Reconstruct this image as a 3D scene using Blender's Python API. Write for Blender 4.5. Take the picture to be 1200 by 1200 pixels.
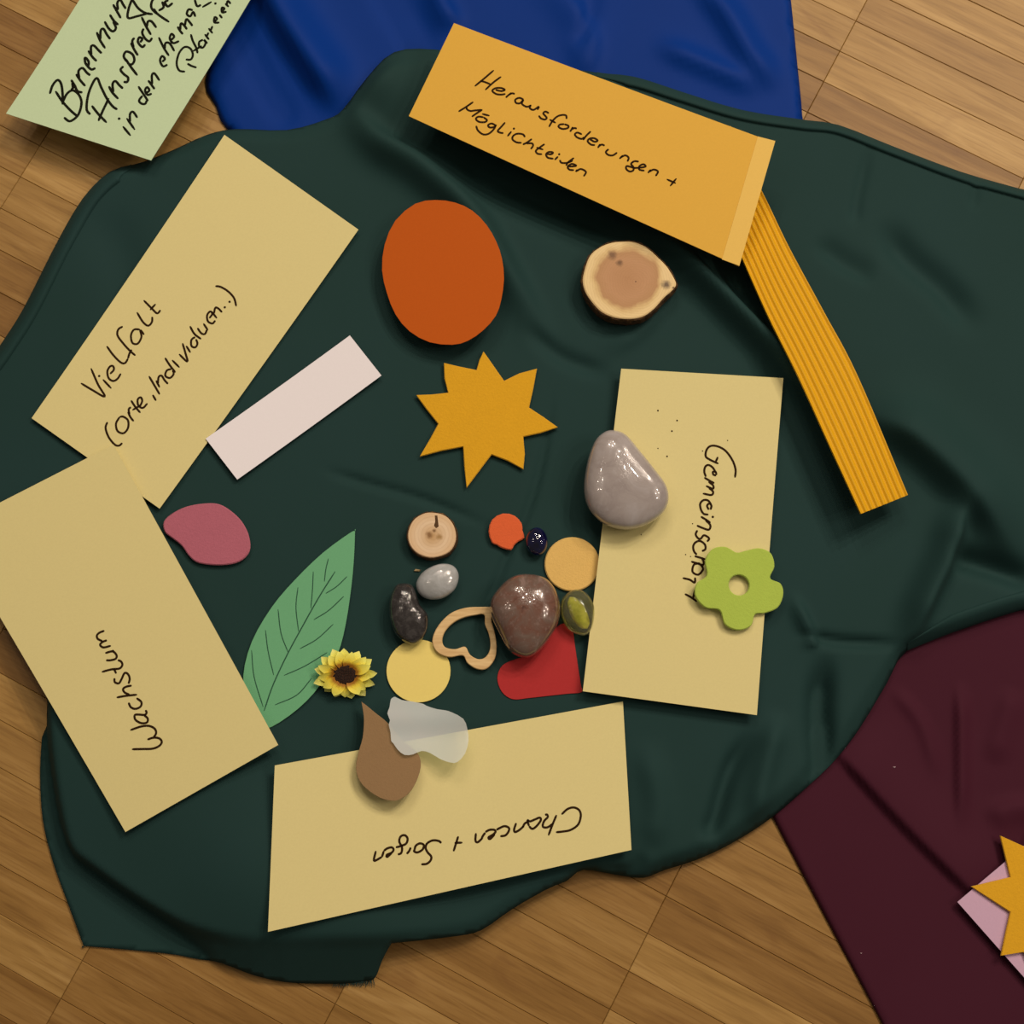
import bpy, bmesh, math, random
import numpy as np
from mathutils import Vector, geometry

# ------------------------------------------------------------------ camera, light, exposure
for o in list(bpy.data.objects):
    bpy.data.objects.remove(o)
SC = bpy.context.scene
COL = SC.collection
random.seed(4)
CM = 0.01
TILT = math.radians(10); FPX = 1700.0; DIST = 0.85
CDIR = np.array([0, -math.sin(TILT), math.cos(TILT)])
CPOS = CDIR * DIST + np.array([0, 0, .01])
FW = -CDIR
UP = np.array([0, 1.0, 0]) - FW * FW[1]; UP /= np.linalg.norm(UP)
RT = np.cross(FW, UP)
cd = bpy.data.cameras.new('camera')
cd.sensor_width = 36; cd.lens = 36 * FPX / 1200; cd.clip_start = .01; cd.clip_end = 50
cam = bpy.data.objects.new('camera', cd); COL.objects.link(cam)
cam.location = CPOS; cam.rotation_euler = (TILT, 0, 0)
SC.camera = cam

W = bpy.data.worlds.new('room_light'); SC.world = W; W.use_nodes = True
W.node_tree.nodes['Background'].inputs[0].default_value = (1, .85, .70, 1)
W.node_tree.nodes['Background'].inputs[1].default_value = .10
LAMPS = [(1.25, 1.5, 2.15, 36), (-.35, 1.9, 2.2, 15), (.35, 1.0, 2.35, 9), (1.8, .1, 2.1, 12), (-1.2, .5, 2.3, 3)]
for i, (x, y, z, p) in enumerate(LAMPS):          # ceiling fittings with five small bulbs each
    l = bpy.data.lights.new('ceiling_lamp', 'AREA'); l.shape = 'DISK'; l.size = .07; l.energy = p / 5
    l.color = (1, .83, .68)
    for k in range(5):
        a = k * 2 * math.pi / 5 + i; r = .34
        q = Vector((x + r * math.cos(a), y + r * math.sin(a), z))
        o = bpy.data.objects.new('ceiling_lamp', l); COL.objects.link(o)
        o.location = q; o.rotation_euler = (-q).to_track_quat('-Z', 'Y').to_euler()
vs = SC.view_settings
vs.view_transform = 'Standard'; vs.look = 'None'; vs.gamma = 1; vs.use_curve_mapping = False
vs.exposure = 0.0

# ------------------------------------------------------------------ helpers
def P(px, py, z=0.0):
    v = FW + (px - 600) / FPX * RT + (600 - py) / FPX * UP
    t = (z - CPOS[2]) / v[2]
    return CPOS + v * t

ILL = (.90, .77, .66)
def lin(c):
    c /= 255.0
    return c / 12.92 if c <= .04045 else ((c + .055) / 1.055) ** 2.4
def alb(r, g, b):
    return tuple(min(.92, lin(v) / k) for v, k in zip((r, g, b), ILL)) + (1,)

class NT:
    def __init__(s, name):
        s.m = bpy.data.materials.new(name); s.m.use_nodes = True
        s.t = s.m.node_tree; s.b = s.t.nodes['Principled BSDF']
    def n(s, ty, **kw):
        d = s.t.nodes.new(ty)
        for k, v in kw.items(): setattr(d, k, v)
        return d
    def l(s, a, b): s.t.links.new(a, b)
    def math(s, op, a, b=None):
        d = s.n('ShaderNodeMath', operation=op)
        for i, v in enumerate((a, b)):
            if v is None: continue
            if isinstance(v, (int, float)): d.inputs[i].default_value = v
            else: s.l(v, d.inputs[i])
        return d.outputs[0]
    def ramp(s, fac, stops, interp='LINEAR'):
        d = s.n('ShaderNodeValToRGB'); cr = d.color_ramp; cr.interpolation = interp
        while len(cr.elements) < len(stops): cr.elements.new(.5)
        for e, (p, c) in zip(cr.elements, stops): e.position = p; e.color = c
        s.l(fac, d.inputs[0]); return d.outputs[0]
    def mix(s, fac, a, b, mode='MIX'):
        d = s.n('ShaderNodeMix', data_type='RGBA', blend_type=mode)
        for i, v in ((0, fac), (6, a), (7, b)):
            if isinstance(v, (int, float)): d.inputs[i].default_value = v
            elif isinstance(v, tuple): d.inputs[i].default_value = v
            else: s.l(v, d.inputs[i])
        return d.outputs[2]
    def noise(s, vec, scale, detail=3, rough=.55, dist=0):
        d = s.n('ShaderNodeTexNoise'); s.l(vec, d.inputs['Vector'])
        d.inputs['Scale'].default_value = scale; d.inputs['Detail'].default_value = detail
        d.inputs['Roughness'].default_value = rough; d.inputs['Distortion'].default_value = dist
        return d.outputs[0]
    def bump(s, h, strength, dist):
        d = s.n('ShaderNodeBump'); d.inputs['Strength'].default_value = strength
        d.inputs['Distance'].default_value = dist; s.l(h, d.inputs['Height'])
        s.l(d.outputs[0], s.b.inputs['Normal'])
    def obj(s): return s.n('ShaderNodeTexCoord').outputs['Object']
    def mapping(s, vec, scale=(1, 1, 1), rot=(0, 0, 0), loc=(0, 0, 0)):
        d = s.n('ShaderNodeMapping'); s.l(vec, d.inputs[0])
        d.inputs['Scale'].default_value = scale; d.inputs['Rotation'].default_value = rot
        d.inputs['Location'].default_value = loc
        return d.outputs[0]

def dark(c, k): return (c[0] * k, c[1] * k, c[2] * k, 1)

def paper_mat(name, rgb, rough=.75, grain=.05, spec=.25):
    m = NT(name); c = alb(*rgb); v = m.obj()
    f = m.noise(v, 900, 3)
    m.l(m.mix(f, dark(c, 1 - grain), dark(c, 1 + grain)), m.b.inputs['Base Color'])
    m.b.inputs['Roughness'].default_value = rough
    m.b.inputs['Specular IOR Level'].default_value = spec
    m.bump(f, .15, .0001)
    return m.m

def felt_mat(name, rgb, grain=.16):
    m = NT(name); c = alb(*rgb); v = m.obj()
    f = m.noise(v, 700, 5, .75)
    g = m.noise(v, 90, 3)
    k = m.mix(f, dark(c, 1 - grain), dark(c, 1 + grain))
    m.l(m.mix(g, k, dark(c, 1.08)), m.b.inputs['Base Color'])
    m.b.inputs['Roughness'].default_value = .95
    m.b.inputs['Specular IOR Level'].default_value = .1
    m.b.inputs['Sheen Weight'].default_value = .15
    m.bump(f, .6, .0006)
    return m.m

def cloth_mat(name, rgb, rgb2):
    m = NT(name); v = m.obj()
    a = m.noise(v, 9, 3)
    m.l(m.mix(a, alb(*rgb), alb(*rgb2)), m.b.inputs['Base Color'])
    w1 = m.n('ShaderNodeTexWave', bands_direction='X'); w1.inputs['Scale'].default_value = 520
    w2 = m.n('ShaderNodeTexWave', bands_direction='Y'); w2.inputs['Scale'].default_value = 520
    r = m.mapping(v, rot=(0, 0, .45))
    m.l(r, w1.inputs[0]); m.l(r, w2.inputs[0])
    m.bump(m.math('ADD', w1.outputs[1], w2.outputs[1]), .12, .0003)
    m.b.inputs['Roughness'].default_value = .78
    m.b.inputs['Specular IOR Level'].default_value = .14
    return m.m

def ink_mat(name, rgb):
    m = NT(name); v = m.obj(); c = alb(*rgb)
    m.l(m.mix(m.noise(v, 300), dark(c, .7), dark(c, 1.3)), m.b.inputs['Base Color'])
    m.b.inputs['Roughness'].default_value = .8; m.b.inputs['Specular IOR Level'].default_value = .1
    return m.m

def link(name, me, mat=None, parent=None, smooth=False):
    o = bpy.data.objects.new(name, me); COL.objects.link(o)
    if mat is not None: me.materials.append(mat)
    if parent is not None: o.parent = parent
    if smooth:
        me.polygons.foreach_set('use_smooth', [True] * len(me.polygons))
    return o

def tag(o, label, cat, group=None):
    o['label'] = label; o['category'] = cat
    if group: o['group'] = group
    return o

def empty(name, loc):
    o = bpy.data.objects.new(name, None); COL.objects.link(o); o.location = loc
    o.empty_display_size = .01
    return o

def catmull(pts, n=6, closed=False):
    pts = [np.asarray(p, float) for p in pts]; out = []; N = len(pts)
    if N < 3 and not closed: 
        return [pts[0] + (pts[-1] - pts[0]) * t for t in np.linspace(0, 1, n)] if N == 2 else pts
    for i in range(N if closed else N - 1):
        p1, p2 = pts[i], pts[(i + 1) % N]
        p0 = pts[i - 1] if (i > 0 or closed) else 2 * p1 - p2
        p3 = pts[(i + 2) % N] if (i + 2 < N or closed) else 2 * p2 - p1
        for k in range(n):
            t = k / n
            out.append(.5 * (2 * p1 + (p2 - p0) * t + (2 * p0 - 5 * p1 + 4 * p2 - p3) * t * t + (3 * p1 - p0 - 3 * p2 + p3) * t ** 3))
    if not closed: out.append(pts[-1])
    return out

def inside(poly, x, y):
    """vectorised point in polygon; poly (n,2)"""
    r = np.zeros(np.shape(x), bool); n = len(poly)
    for i in range(n):
        x0, y0 = poly[i]; x1, y1 = poly[i - 1]
        c = ((y0 > y) != (y1 > y))
        xx = (x1 - x0) * (y - y0) / ((y1 - y0) if y1 != y0 else 1e-12) + x0
        r ^= c & (x < xx)
    return r

def seg_dist(poly, x, y, closed=True):
    """distance to polyline, index parameter of the nearest point, signed side"""
    best = np.full(np.shape(x), 1e9); par = np.zeros(np.shape(x)); side = np.zeros(np.shape(x))
    n = len(poly)
    for i in range(n if closed else n - 1):
        a = poly[i]; b = poly[(i + 1) % n]; d = b - a; L2 = max(d @ d, 1e-14)
        t = np.clip(((x - a[0]) * d[0] + (y - a[1]) * d[1]) / L2, 0, 1)
        ex = x - a[0] - t * d[0]; ey = y - a[1] - t * d[1]
        q = ex * ex + ey * ey; m = q < best
        best = np.where(m, q, best); par = np.where(m, i + t, par)
        side = np.where(m, d[0] * ey - d[1] * ex, side)
    return np.sqrt(best), par, side

ZREF = .012
def W2(px, py, z=ZREF): return P(px, py, z)[:2]

class Cloth:
    """soft height field: pillow-like body with hems, folds and creases (all in metres)"""
    def __init__(s, body, base, feats, flap=None, flap_z=.0015, n=4, zref=ZREF, fscale=1.5, under=()):
        s.under = under
        s.bpts = np.array(catmull([(*W2(p[0], p[1], zref), p[2] * CM, p[3] * CM) for p in body], n, True))
        s.body = s.bpts[:, :2]; s.base = base
        s.feats = []
        for f in feats:
            pl = np.array(catmull([W2(*p, zref) for p in f[0]], 5)) if len(f[0]) > 1 else np.array([W2(*f[0][0], zref)])
            s.feats.append((pl, f[1] * CM * fscale, f[2] * CM, f[3] * CM))
        s.flap = None if flap is None else np.array(catmull([W2(*p, zref) for p in flap], 3, True))
        s.flap_z = flap_z
    def z(s, x, y):
        x = np.asarray(x, float); y = np.asarray(y, float)
        ins = inside(s.body, x, y)
        d, par, _ = seg_dist(s.body, x, y)
        i = np.floor(par).astype(int) % len(s.bpts); f = par - np.floor(par); j = (i + 1) % len(s.bpts)
        ze = s.bpts[i, 2] * (1 - f) + s.bpts[j, 2] * f
        we = s.bpts[i, 3] * (1 - f) + s.bpts[j, 3] * f
        zb = np.full(x.shape, s.base)
        for pl, h, wl, wr in s.feats:
            if len(pl) == 1:
                q = (x - pl[0, 0]) ** 2 + (y - pl[0, 1]) ** 2
                zb = zb + h * np.exp(-q / wl ** 2)
            else:
                dd, pp, sd = seg_dist(pl, x, y, False)
                n = len(pl) - 1
                tap = np.clip(np.minimum(pp, n - pp) / (n * .3), 0, 1); tap = tap * tap * (3 - 2 * tap)
                w = np.where(sd > 0, wl, wr)
                zb = zb + h * tap * np.exp(-(dd / w) ** 2)
        zb = np.maximum(zb, .003)
        t = np.clip(d / we, 0, 1); S = np.sqrt(np.clip(1 - (1 - t) ** 2, 0, 1)) * .5 + .5 * t * t * (3 - 2 * t)
        z = ze + (zb - ze) * S
        z = np.where(ins, z, np.maximum(s.flap_z, ze - d * np.interp(ze, [.005, .015], [2.2, .8])))
        for u in s.under: z = np.where(u.covers(x, y), np.maximum(z, u.z(x, y) + .0022), z)
        return z
    def covers(s, x, y):
        r = inside(s.body, x, y)
        if s.flap is not None: r = r | inside(s.flap, x, y)
        return r
    def mesh(s, name, step=.0027, outline=None):
        out = s.body if outline is None else outline
        N = len(out)
        lo = out.min(0); hi = out.max(0)
        gx, gy = np.meshgrid(np.arange(lo[0], hi[0], step), np.arange(lo[1], hi[1], step))
        gx = gx + (np.arange(gx.shape[0])[:, None] % 2) * step * .5
        gx = gx.ravel(); gy = gy.ravel()
        k = inside(out, gx, gy); gx = gx[k]; gy = gy[k]
        d, _, _ = seg_dist(out, gx, gy); k = d > step * .6; gx = gx[k]; gy = gy[k]
        vs_ = [Vector((float(a), float(b))) for a, b in out] + [Vector((float(a), float(b))) for a, b in zip(gx, gy)]
        r = geometry.delaunay_2d_cdt(vs_, [], [list(range(N))], 1, 1e-7)
        co = np.array([[v.x, v.y] for v in r[0]])
        z = s.z(co[:, 0] , co[:, 1])
        # points exactly on the rim count as edge points
        me = bpy.data.meshes.new(name)
        me.from_pydata([(float(a), float(b), float(c)) for (a, b), c in zip(co, z)], [], [tuple(f) for f in r[2]])
        bm = bmesh.new(); bm.from_mesh(me)
        bmesh.ops.recalc_face_normals(bm, faces=bm.faces)
        if sum(f.normal.z for f in bm.faces) < 0: bmesh.ops.reverse_faces(bm, faces=bm.faces)
        bm.to_mesh(me); bm.free()
        return me

SUP = []          # supports already laid down: (covers, z)
def top(x, y):
    x = np.asarray(x, float); y = np.asarray(y, float)
    z = np.zeros(x.shape)
    for cov, fz in SUP:
        z = np.where(cov(x, y), np.maximum(z, fz(x, y)), z)
    return z

def hit(px, py):
    z = .01
    for _ in range(8):
        p = P(px, py, z); z = float(top(np.array([p[0]]), np.array([p[1]]))[0])
    return P(px, py, z)

def poly_samples(poly, n=30):
    lo = poly.min(0); hi = poly.max(0)
    gx, gy = np.meshgrid(np.linspace(lo[0], hi[0], n), np.linspace(lo[1], hi[1], n))
    gx = gx.ravel(); gy = gy.ravel(); k = inside(poly, gx, gy)
    return np.r_[gx[k], poly[:, 0]], np.r_[gy[k], poly[:, 1]]

class Sheet:
    """flat thing laid on what is below: z(x,y) is its upper side"""
    def __init__(s, px, thick, lift=0.0, tilt=1.0, eps=.0002, extra=(0, 0), cut=0):
        s.thick = thick
        z = .012; s.a = s.b = 0.0; s.c = z
        for it in range(5):
            pts = []
            for q in px:
                zz = s.c
                for _ in range(4):
                    p = P(q[0], q[1], zz); zz = s.plane(p[0], p[1])
                pts.append(p)
            s.pts = np.array(pts); s.poly = s.pts[:, :2]
            x, y = poly_samples(s.poly); t = top(x, y)
            A = np.c_[x, y, np.ones_like(x)]
            w = np.linalg.lstsq(A, t, rcond=None)[0]
            a, b = w[0] * tilt + extra[0], w[1] * tilt + extra[1]
            c = np.max(np.sort(t - a * x - b * y)[:max(1, int(len(t) * (1 - cut)))]) + eps + thick + lift
            s.a, s.b, s.c = a, b, c
    def plane(s, x, y): return s.a * x + s.b * y + s.c
    def zt(s, x, y): return s.plane(x, y)
    def reg(s):
        SUP.append((lambda x, y: inside(s.poly, x, y), lambda x, y: s.zt(x, y)))
        return s
    def at(s, px, py, dz=0.0):
        z = s.c
        for _ in range(8):
            p = P(px, py, z + dz); z = float(s.zt(p[0], p[1]))
        p = P(px, py, z + dz)
        return np.array([p[0], p[1], z + dz])

def slab(name, sh, outline, mat, bevel=.0003, parent=None, holes=None, base=None, zoff=0.0, smooth=False):
    """outline: world xy points; upper side follows the sheet, thickness below it"""
    base = np.zeros(3) if base is None else np.asarray(base, float)
    o = np.asarray(outline, float)
    area = .5 * np.sum(o[:, 0] * np.roll(o[:, 1], -1) - np.roll(o[:, 0], -1) * o[:, 1])
    if area < 0: o = o[::-1]
    tg = np.roll(o, -1, 0) - np.roll(o, 1, 0); tg /= np.linalg.norm(tg, axis=1)[:, None] + 1e-12
    nin = np.c_[-tg[:, 1], tg[:, 0]]
    th = sh.thick
    rings = [(o + nin * bevel * .5, -th), (o, -th + min(bevel, th * .4)), (o, -min(bevel, th * .4)), (o + nin * bevel, 0.0)]
    V = []; F = []; N = len(o)
    for q, dz in rings:
        for x, y in q: V.append((x - base[0], y - base[1], float(sh.zt(x, y)) + dz + zoff - base[2]))
    for r in range(3):
        for i in range(N):
            j = (i + 1) % N
            F.append((r * N + i, r * N + j, (r + 1) * N + j, (r + 1) * N + i))
    F.append(tuple(range(3 * N, 4 * N))); F.append(tuple(range(N - 1, -1, -1)))
    me = bpy.data.meshes.new(name); me.from_pydata(V, [], F)
    bm = bmesh.new(); bm.from_mesh(me)
    bmesh.ops.triangulate(bm, faces=[f for f in bm.faces if len(f.verts) > 4])
    bm.to_mesh(me); bm.free()
    ob = link(name, me, mat, parent)
    if parent is None: ob.location = base
    return ob

def ring_slab(name, sh, outer, inner, mat, bevel=.0004, base=None):
    base = np.zeros(3) if base is None else np.asarray(base, float)
    o = np.asarray(outer); q = np.asarray(inner); N = len(o); th = sh.thick
    c = q.mean(0)
    def toward(a, b, d):
        v = b - a; return a + v * (d / (np.linalg.norm(v, axis=1)[:, None] + 1e-12))
    rings = [(o, -th), (o, -bevel), (toward(o, q, bevel), 0), (toward(q, o, bevel), 0), (q, -bevel), (q, -th)]
    V = []; F = []
    for r, dz in rings:
        for x, y in r: V.append((x - base[0], y - base[1], float(sh.zt(x, y)) + dz - base[2]))
    R = len(rings)
    for r in range(R):
        s_ = (r + 1) % R
        for i in range(N):
            j = (i + 1) % N
            F.append((r * N + i, r * N + j, s_ * N + j, s_ * N + i))
    me = bpy.data.meshes.new(name); me.from_pydata(V, [], F)
    bm = bmesh.new(); bm.from_mesh(me); bmesh.ops.recalc_face_normals(bm, faces=bm.faces); bm.to_mesh(me); bm.free()
    ob = link(name, me, mat); ob.location = base
    return ob

def ribbon_mesh(name, sh, strokes, width, base, dz=.00012):
    V = []; F = []
    for st in strokes:
        wk = width
        if len(st) == 1:
            p = sh.at(*st[0], dz); k0 = len(V)
            for a in range(8):
                x = p[0] + math.cos(a * .785) * wk * .6; y = p[1] + math.sin(a * .785) * wk * .6
                V.append((x - base[0], y - base[1], float(sh.zt(x, y)) + dz - base[2]))
            F.append(tuple(range(k0, k0 + 8))); continue
        pp = np.array([sh.at(q[0], q[1], dz) for q in catmull(st, 5)])
        t = np.gradient(pp[:, :2], axis=0); t /= np.linalg.norm(t, axis=1)[:, None] + 1e-12
        nr = np.c_[-t[:, 1], t[:, 0]]
        k0 = len(V); n = len(pp)
        # round ends
        ws = np.full(n, wk * .5); ws[0] *= .55; ws[-1] *= .55
        for i in range(n):
            for sg in (1, -1):
                x, y = pp[i, :2] + nr[i] * ws[i] * sg
                V.append((x - base[0], y - base[1], float(sh.zt(x, y)) + dz - base[2]))
        for i in range(n - 1):
            F.append((k0 + 2 * i, k0 + 2 * i + 1, k0 + 2 * i + 3, k0 + 2 * i + 2))
    me = bpy.data.meshes.new(name); me.from_pydata(V, [], F)
    return me

def crop(ox, oy, k, strokes):
    return [[(ox + x / k, oy + y / k) for x, y in st] for st in strokes]

# ------------------------------------------------------------------ floor: mosaic parquet
def wood_floor_mat():
    m = NT('parquet_oak'); v = m.obj()
    info = m.n('ShaderNodeObjectInfo'); rnd = info.outputs['Random']
    off = m.n('ShaderNodeCombineXYZ')
    m.l(m.math('MULTIPLY', rnd, 37.0), off.inputs[0]); m.l(m.math('MULTIPLY', rnd, 11.3), off.inputs[1])
    add = m.n('ShaderNodeVectorMath', operation='ADD'); m.l(v, add.inputs[0]); m.l(off.outputs[0], add.inputs[1])
    vv = add.outputs[0]
    g1 = m.noise(m.mapping(vv, (7, 70, 20)), 1.0, 4, .6, 1.0)
    g2 = m.noise(m.mapping(vv, (30, 600, 40)), 1.0, 3, .6, .2)
    g3 = m.noise(m.mapping(vv, (14, 40, 14)), 1.0, 3, .5, 1.2)
    base = m.ramp(g1, [(.25, alb(132, 92, 40)), (.5, alb(156, 113, 56)), (.75, alb(176, 133, 74))])
    fine = m.ramp(g2, [(.34, (.58, .50, .42, 1)), (.52, (1, 1, 1, 1))])
    c = m.mix(.4, base, fine, 'MULTIPLY')
    c = m.mix(m.ramp(g3, [(.62, (0, 0, 0, 1)), (.8, (.5, .5, .5, 1))]), c, alb(120, 76, 34))
    tone = m.ramp(rnd, [(0, (.66, .58, .48, 1)), (.3, (.85, .80, .73, 1)), (.6, (1.0, 1.0, 1.0, 1)), (.85, (1.1, 1.12, 1.15, 1)), (1, (1.22, 1.26, 1.34, 1))])
    c = m.mix(1.0, c, tone, 'MULTIPLY')
    m.l(c, m.b.inputs['Base Color'])
    m.b.inputs['Roughness'].default_value = .48
    m.b.inputs['Specular IOR Level'].default_value = .35
    m.bump(g2, .12, .0004)
    return m.m

FA = math.radians(-28.0)
FU = np.array([math.cos(FA), math.sin(FA)]); FV = np.array([-FU[1], FU[0]])
PL, PW, V0, U0 = .137, .0232, .381, .043
floor_mat = wood_floor_mat()
gap = NT('joint_dust'); gap.l(gap.ramp(gap.noise(gap.obj(), 40), [(0, alb(84, 54, 26)), (1, alb(120, 82, 42))]), gap.b.inputs['Base Color'])
gap.b.inputs['Roughness'].default_value = .9
fm = bpy.data.meshes.new('floor')
fm.from_pydata([(-1.5, -1.5, -.0012), (1.5, -1.5, -.0012), (1.5, 1.5, -.0012), (-1.5, 1.5, -.0012),
                (-1.5, -1.5, -.02), (1.5, -1.5, -.02), (1.5, 1.5, -.02), (-1.5, 1.5, -.02)], [],
               [(0, 1, 2, 3), (7, 6, 5, 4), (0, 4, 5, 1), (1, 5, 6, 2), (2, 6, 7, 3), (3, 7, 4, 0)])
floor = link('floor', fm, gap.m); floor['kind'] = 'structure'
floor['label'] = 'warm brown mosaic parquet floor under the cloths'

def plank_geo(l, w):
    g, b = .00007, .0003
    x, y = l / 2 - g, w / 2 - g
    V = [(sx * x, sy * y, -.0018) for sx, sy in ((-1, -1), (1, -1), (1, 1), (-1, 1))]
    V += [(sx * x, sy * y, -.0004) for sx, sy in ((-1, -1), (1, -1), (1, 1), (-1, 1))]
    V += [(sx * (x - b), sy * (y - b), 0) for sx, sy in ((-1, -1), (1, -1), (1, 1), (-1, 1))]
    F = [(8, 9, 10, 11)] + [(r * 4 + i, r * 4 + (i + 1) % 4, r * 4 + 4 + (i + 1) % 4, r * 4 + 4 + i) for r in (0, 1) for i in range(4)]
    return V, F
pv, pf = plank_geo(PL, PW)
plank_me = bpy.data.meshes.new('plank'); plank_me.from_pydata(pv, [], pf); plank_me.materials.append(floor_mat)
BV = []; BF = []
for k in range(-15, 15):
    half = (k % 2 == 1 and k < -1) * .5
    for j in range(-70, 104):
        u = U0 + (k + .5) * PL; v = V0 - (j + .5 + (.5 if k <= -3 else 0)) * PW
        c = FU * u + FV * v
        if abs(c[0]) > 1.42 or abs(c[1]) > 1.42: continue
        seen = (abs(c[0]) < .40 and abs(c[1]) < .40)
        under = (abs(c[0] + .02) < .2 and -.17 < c[1] < .15)
        if seen and not under:
            o = link('plank', plank_me, None, floor)
            o.location = (c[0], c[1], random.uniform(-.0002, .0001)); o.rotation_euler = (0, 0, FA)
        else:
            n0 = len(BV)
            for x, y, z in pv:
                q = c + FU * x + FV * y; BV.append((q[0], q[1], z))
            BF += [tuple(i + n0 for i in f) for f in pf]
bme = bpy.data.meshes.new('planks_beyond'); bme.from_pydata(BV, [], BF)
ob = link('planks_beyond', bme, floor_mat, floor); ob['kind'] = 'stuff'

# ------------------------------------------------------------------ cloths
M_green = cloth_mat('green_cotton', (28, 50, 43), (33, 55, 51))
M_blue = cloth_mat('blue_satin', (2, 41, 102), (5, 48, 118))
M_wine = cloth_mat('burgundy_cotton', (61, 19, 30), (67, 23, 35))
M_blue.node_tree.nodes['Principled BSDF'].inputs['Roughness'].default_value = .55
M_blue.node_tree.nodes['Principled BSDF'].inputs['Specular IOR Level'].default_value = .08

def finish_cloth(name, me, mat, label, thick=.0007):
    o = link(name, me, mat, None, True)
    md = o.modifiers.new('thickness', 'SOLIDIFY'); md.thickness = thick; md.offset = -1
    return tag(o, label, 'cloth')

blue = Cloth([(240, 92, .15, .6), (252, 122, .15, .6), (266, 150, .15, .5), (330, 200, .15, .5), (500, 230, .15, .5), (700, 215, .15, .5), (860, 200, .15, .5), (940, 180, .15, .5),
              (941, 133, .15, .4), (936, 80, .15, .4), (928, 0, .15, .4), (915, -120, .15, .5), (905, -220, .15, .5), (600, -230, .15, .5), (330, -220, .15, .5), (285, -60, .15, .5), (262, 20, .15, .5)],
             .0045, [
    ([(295, -60), (330, 20), (372, 85), (410, 140)], 1.0, 1.6, .8),
    ([(268, -20), (290, 60), (325, 120), (345, 150)], -.4, .5, .6),
    ([(420, -60), (450, 0), (480, 50), (500, 90)], -.35, 1.2, .5),
    ([(500, -80), (515, 0), (540, 40)], .45, .6, .8),
    ([(600, -60), (680, 20), (690, 70), (660, 90)], .3, .6, 1.3),
    ([(700, -60), (690, 20), (675, 60)], -.25, .4, .4),
    ([(800, -40), (850, 20), (880, 70), (920, 110)], .5, 1.0, .7),
    ([(760, 50), (830, 80), (900, 110)], .35, .8, .6),
    ], n=3, zref=.004)
me = blue.mesh('blue_cloth', .004)
finish_cloth('blue_cloth', me, M_blue, 'shiny blue cloth with soft folds on the parquet, partly under the green cloth')
SUP.append((blue.covers, blue.z))

wine = Cloth([(905, 955, .12, .3), (940, 1022, .12, .3), (985, 1107, .12, .3), (1035, 1200, .12, .3), (1100, 1330, .12, .3), (1400, 1330, .12, .4), (1480, 1000, .12, .4), (1470, 690, .12, .4),
              (1250, 678, .12, .5), (1085, 738, .12, .5), (960, 850, .12, .4), (892, 925, .12, .3)],
             .0028, [
    ([(972, 868), (1000, 900), (1060, 965), (1125, 1030), (1165, 1068)], .42, 2.6, .28),
    ([(1123, 790), (1124, 880), (1123, 980)], .3, .6, .24),
    ([(1040, 800), (1080, 850), (1100, 920)], .15, .5, .4),
    ([(1060, 760), (1090, 830)], -.12, .4, .4),
    ([(1150, 960), (1190, 945), (1240, 950)], .25, .5, .9),
    ([(1190, 800), (1160, 900)], .2, .9, .6),
    ], n=3, zref=.004)
me = wine.mesh('burgundy_cloth', .0021)
finish_cloth('burgundy_cloth', me, M_wine, 'dark burgundy cloth with a creased fold lying under the green cloth')
SUP.append((wine.covers, wine.z))

gbody = [(-8, 405, .3, 1.2), (22, 358, .3, 1.2), (60, 283, .3, 1.2), (92, 228, .3, 1.2), (125, 196, .35, 1.2), (165, 183, .4, 1.2), (200, 170, .5, 1.2), (240, 153, .6, 1.2), (275, 147, .7, 1.2), (335, 149, .8, 1.2),
         (382, 138, 1.0, 1.2), (402, 128, 1.2, 1.2), (430, 92, 1.3, 1.4), (462, 62, 1.3, 1.6), (510, 58, 1.2, 1.6), (590, 66, .9, 1.5), (690, 80, .7, 1.2), (745, 86, .6, 1), (800, 103, .55, 1), (870, 124, .5, 1), (938, 135, .5, 1),
         (985, 141, .4, 1), (1050, 166, .35, 1), (1130, 196, .35, 1), (1200, 216, .35, 1), (1290, 240, .35, 1.2), (1360, 330, .4, 1.5), (1370, 540, .4, 1.5), (1290, 690, .4, 1), (1200, 714, .45, .8), (1130, 737, .45, .8),
         (1066, 762, .6, .8), (1042, 800, .7, 1.1), (1012, 850, .7, 1.2), (985, 886, .7, 1.2), (950, 921, .6, 1.2), (905, 960, .5, 1.1), (860, 989, .45, 1.1), (820, 1008, .45, 1), (780, 1021, .4, 1), (755, 1030, .4, .9), (722, 1026, .5, .8), (684, 1020, .8, .6), (664, 1033, .9, .5),
         (640, 1043, 1.0, .6), (600, 1066, 1.0, .8), (565, 1090, 1.0, .8), (535, 1097, 1.2, .8), (460, 1104, 1.7, .7), (400, 1106, 2.0, .7), (300, 1108, 1.9, .7), (232, 1096, 1.2, .7), (190, 1078, .7, .7), (140, 1048, .4, .7), (102, 1021, .3, .7), (78, 1000, .3, .7), (64, 960, .3, .8),
         (54, 900, .3, .8), (49, 850, .3, .8), (49, 812, .3, .8), (40, 775, .3, .8), (15, 715, .3, .8), (-30, 650, .3, 1), (-60, 560, .3, 1), (-50, 470, .3, 1)]
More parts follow.
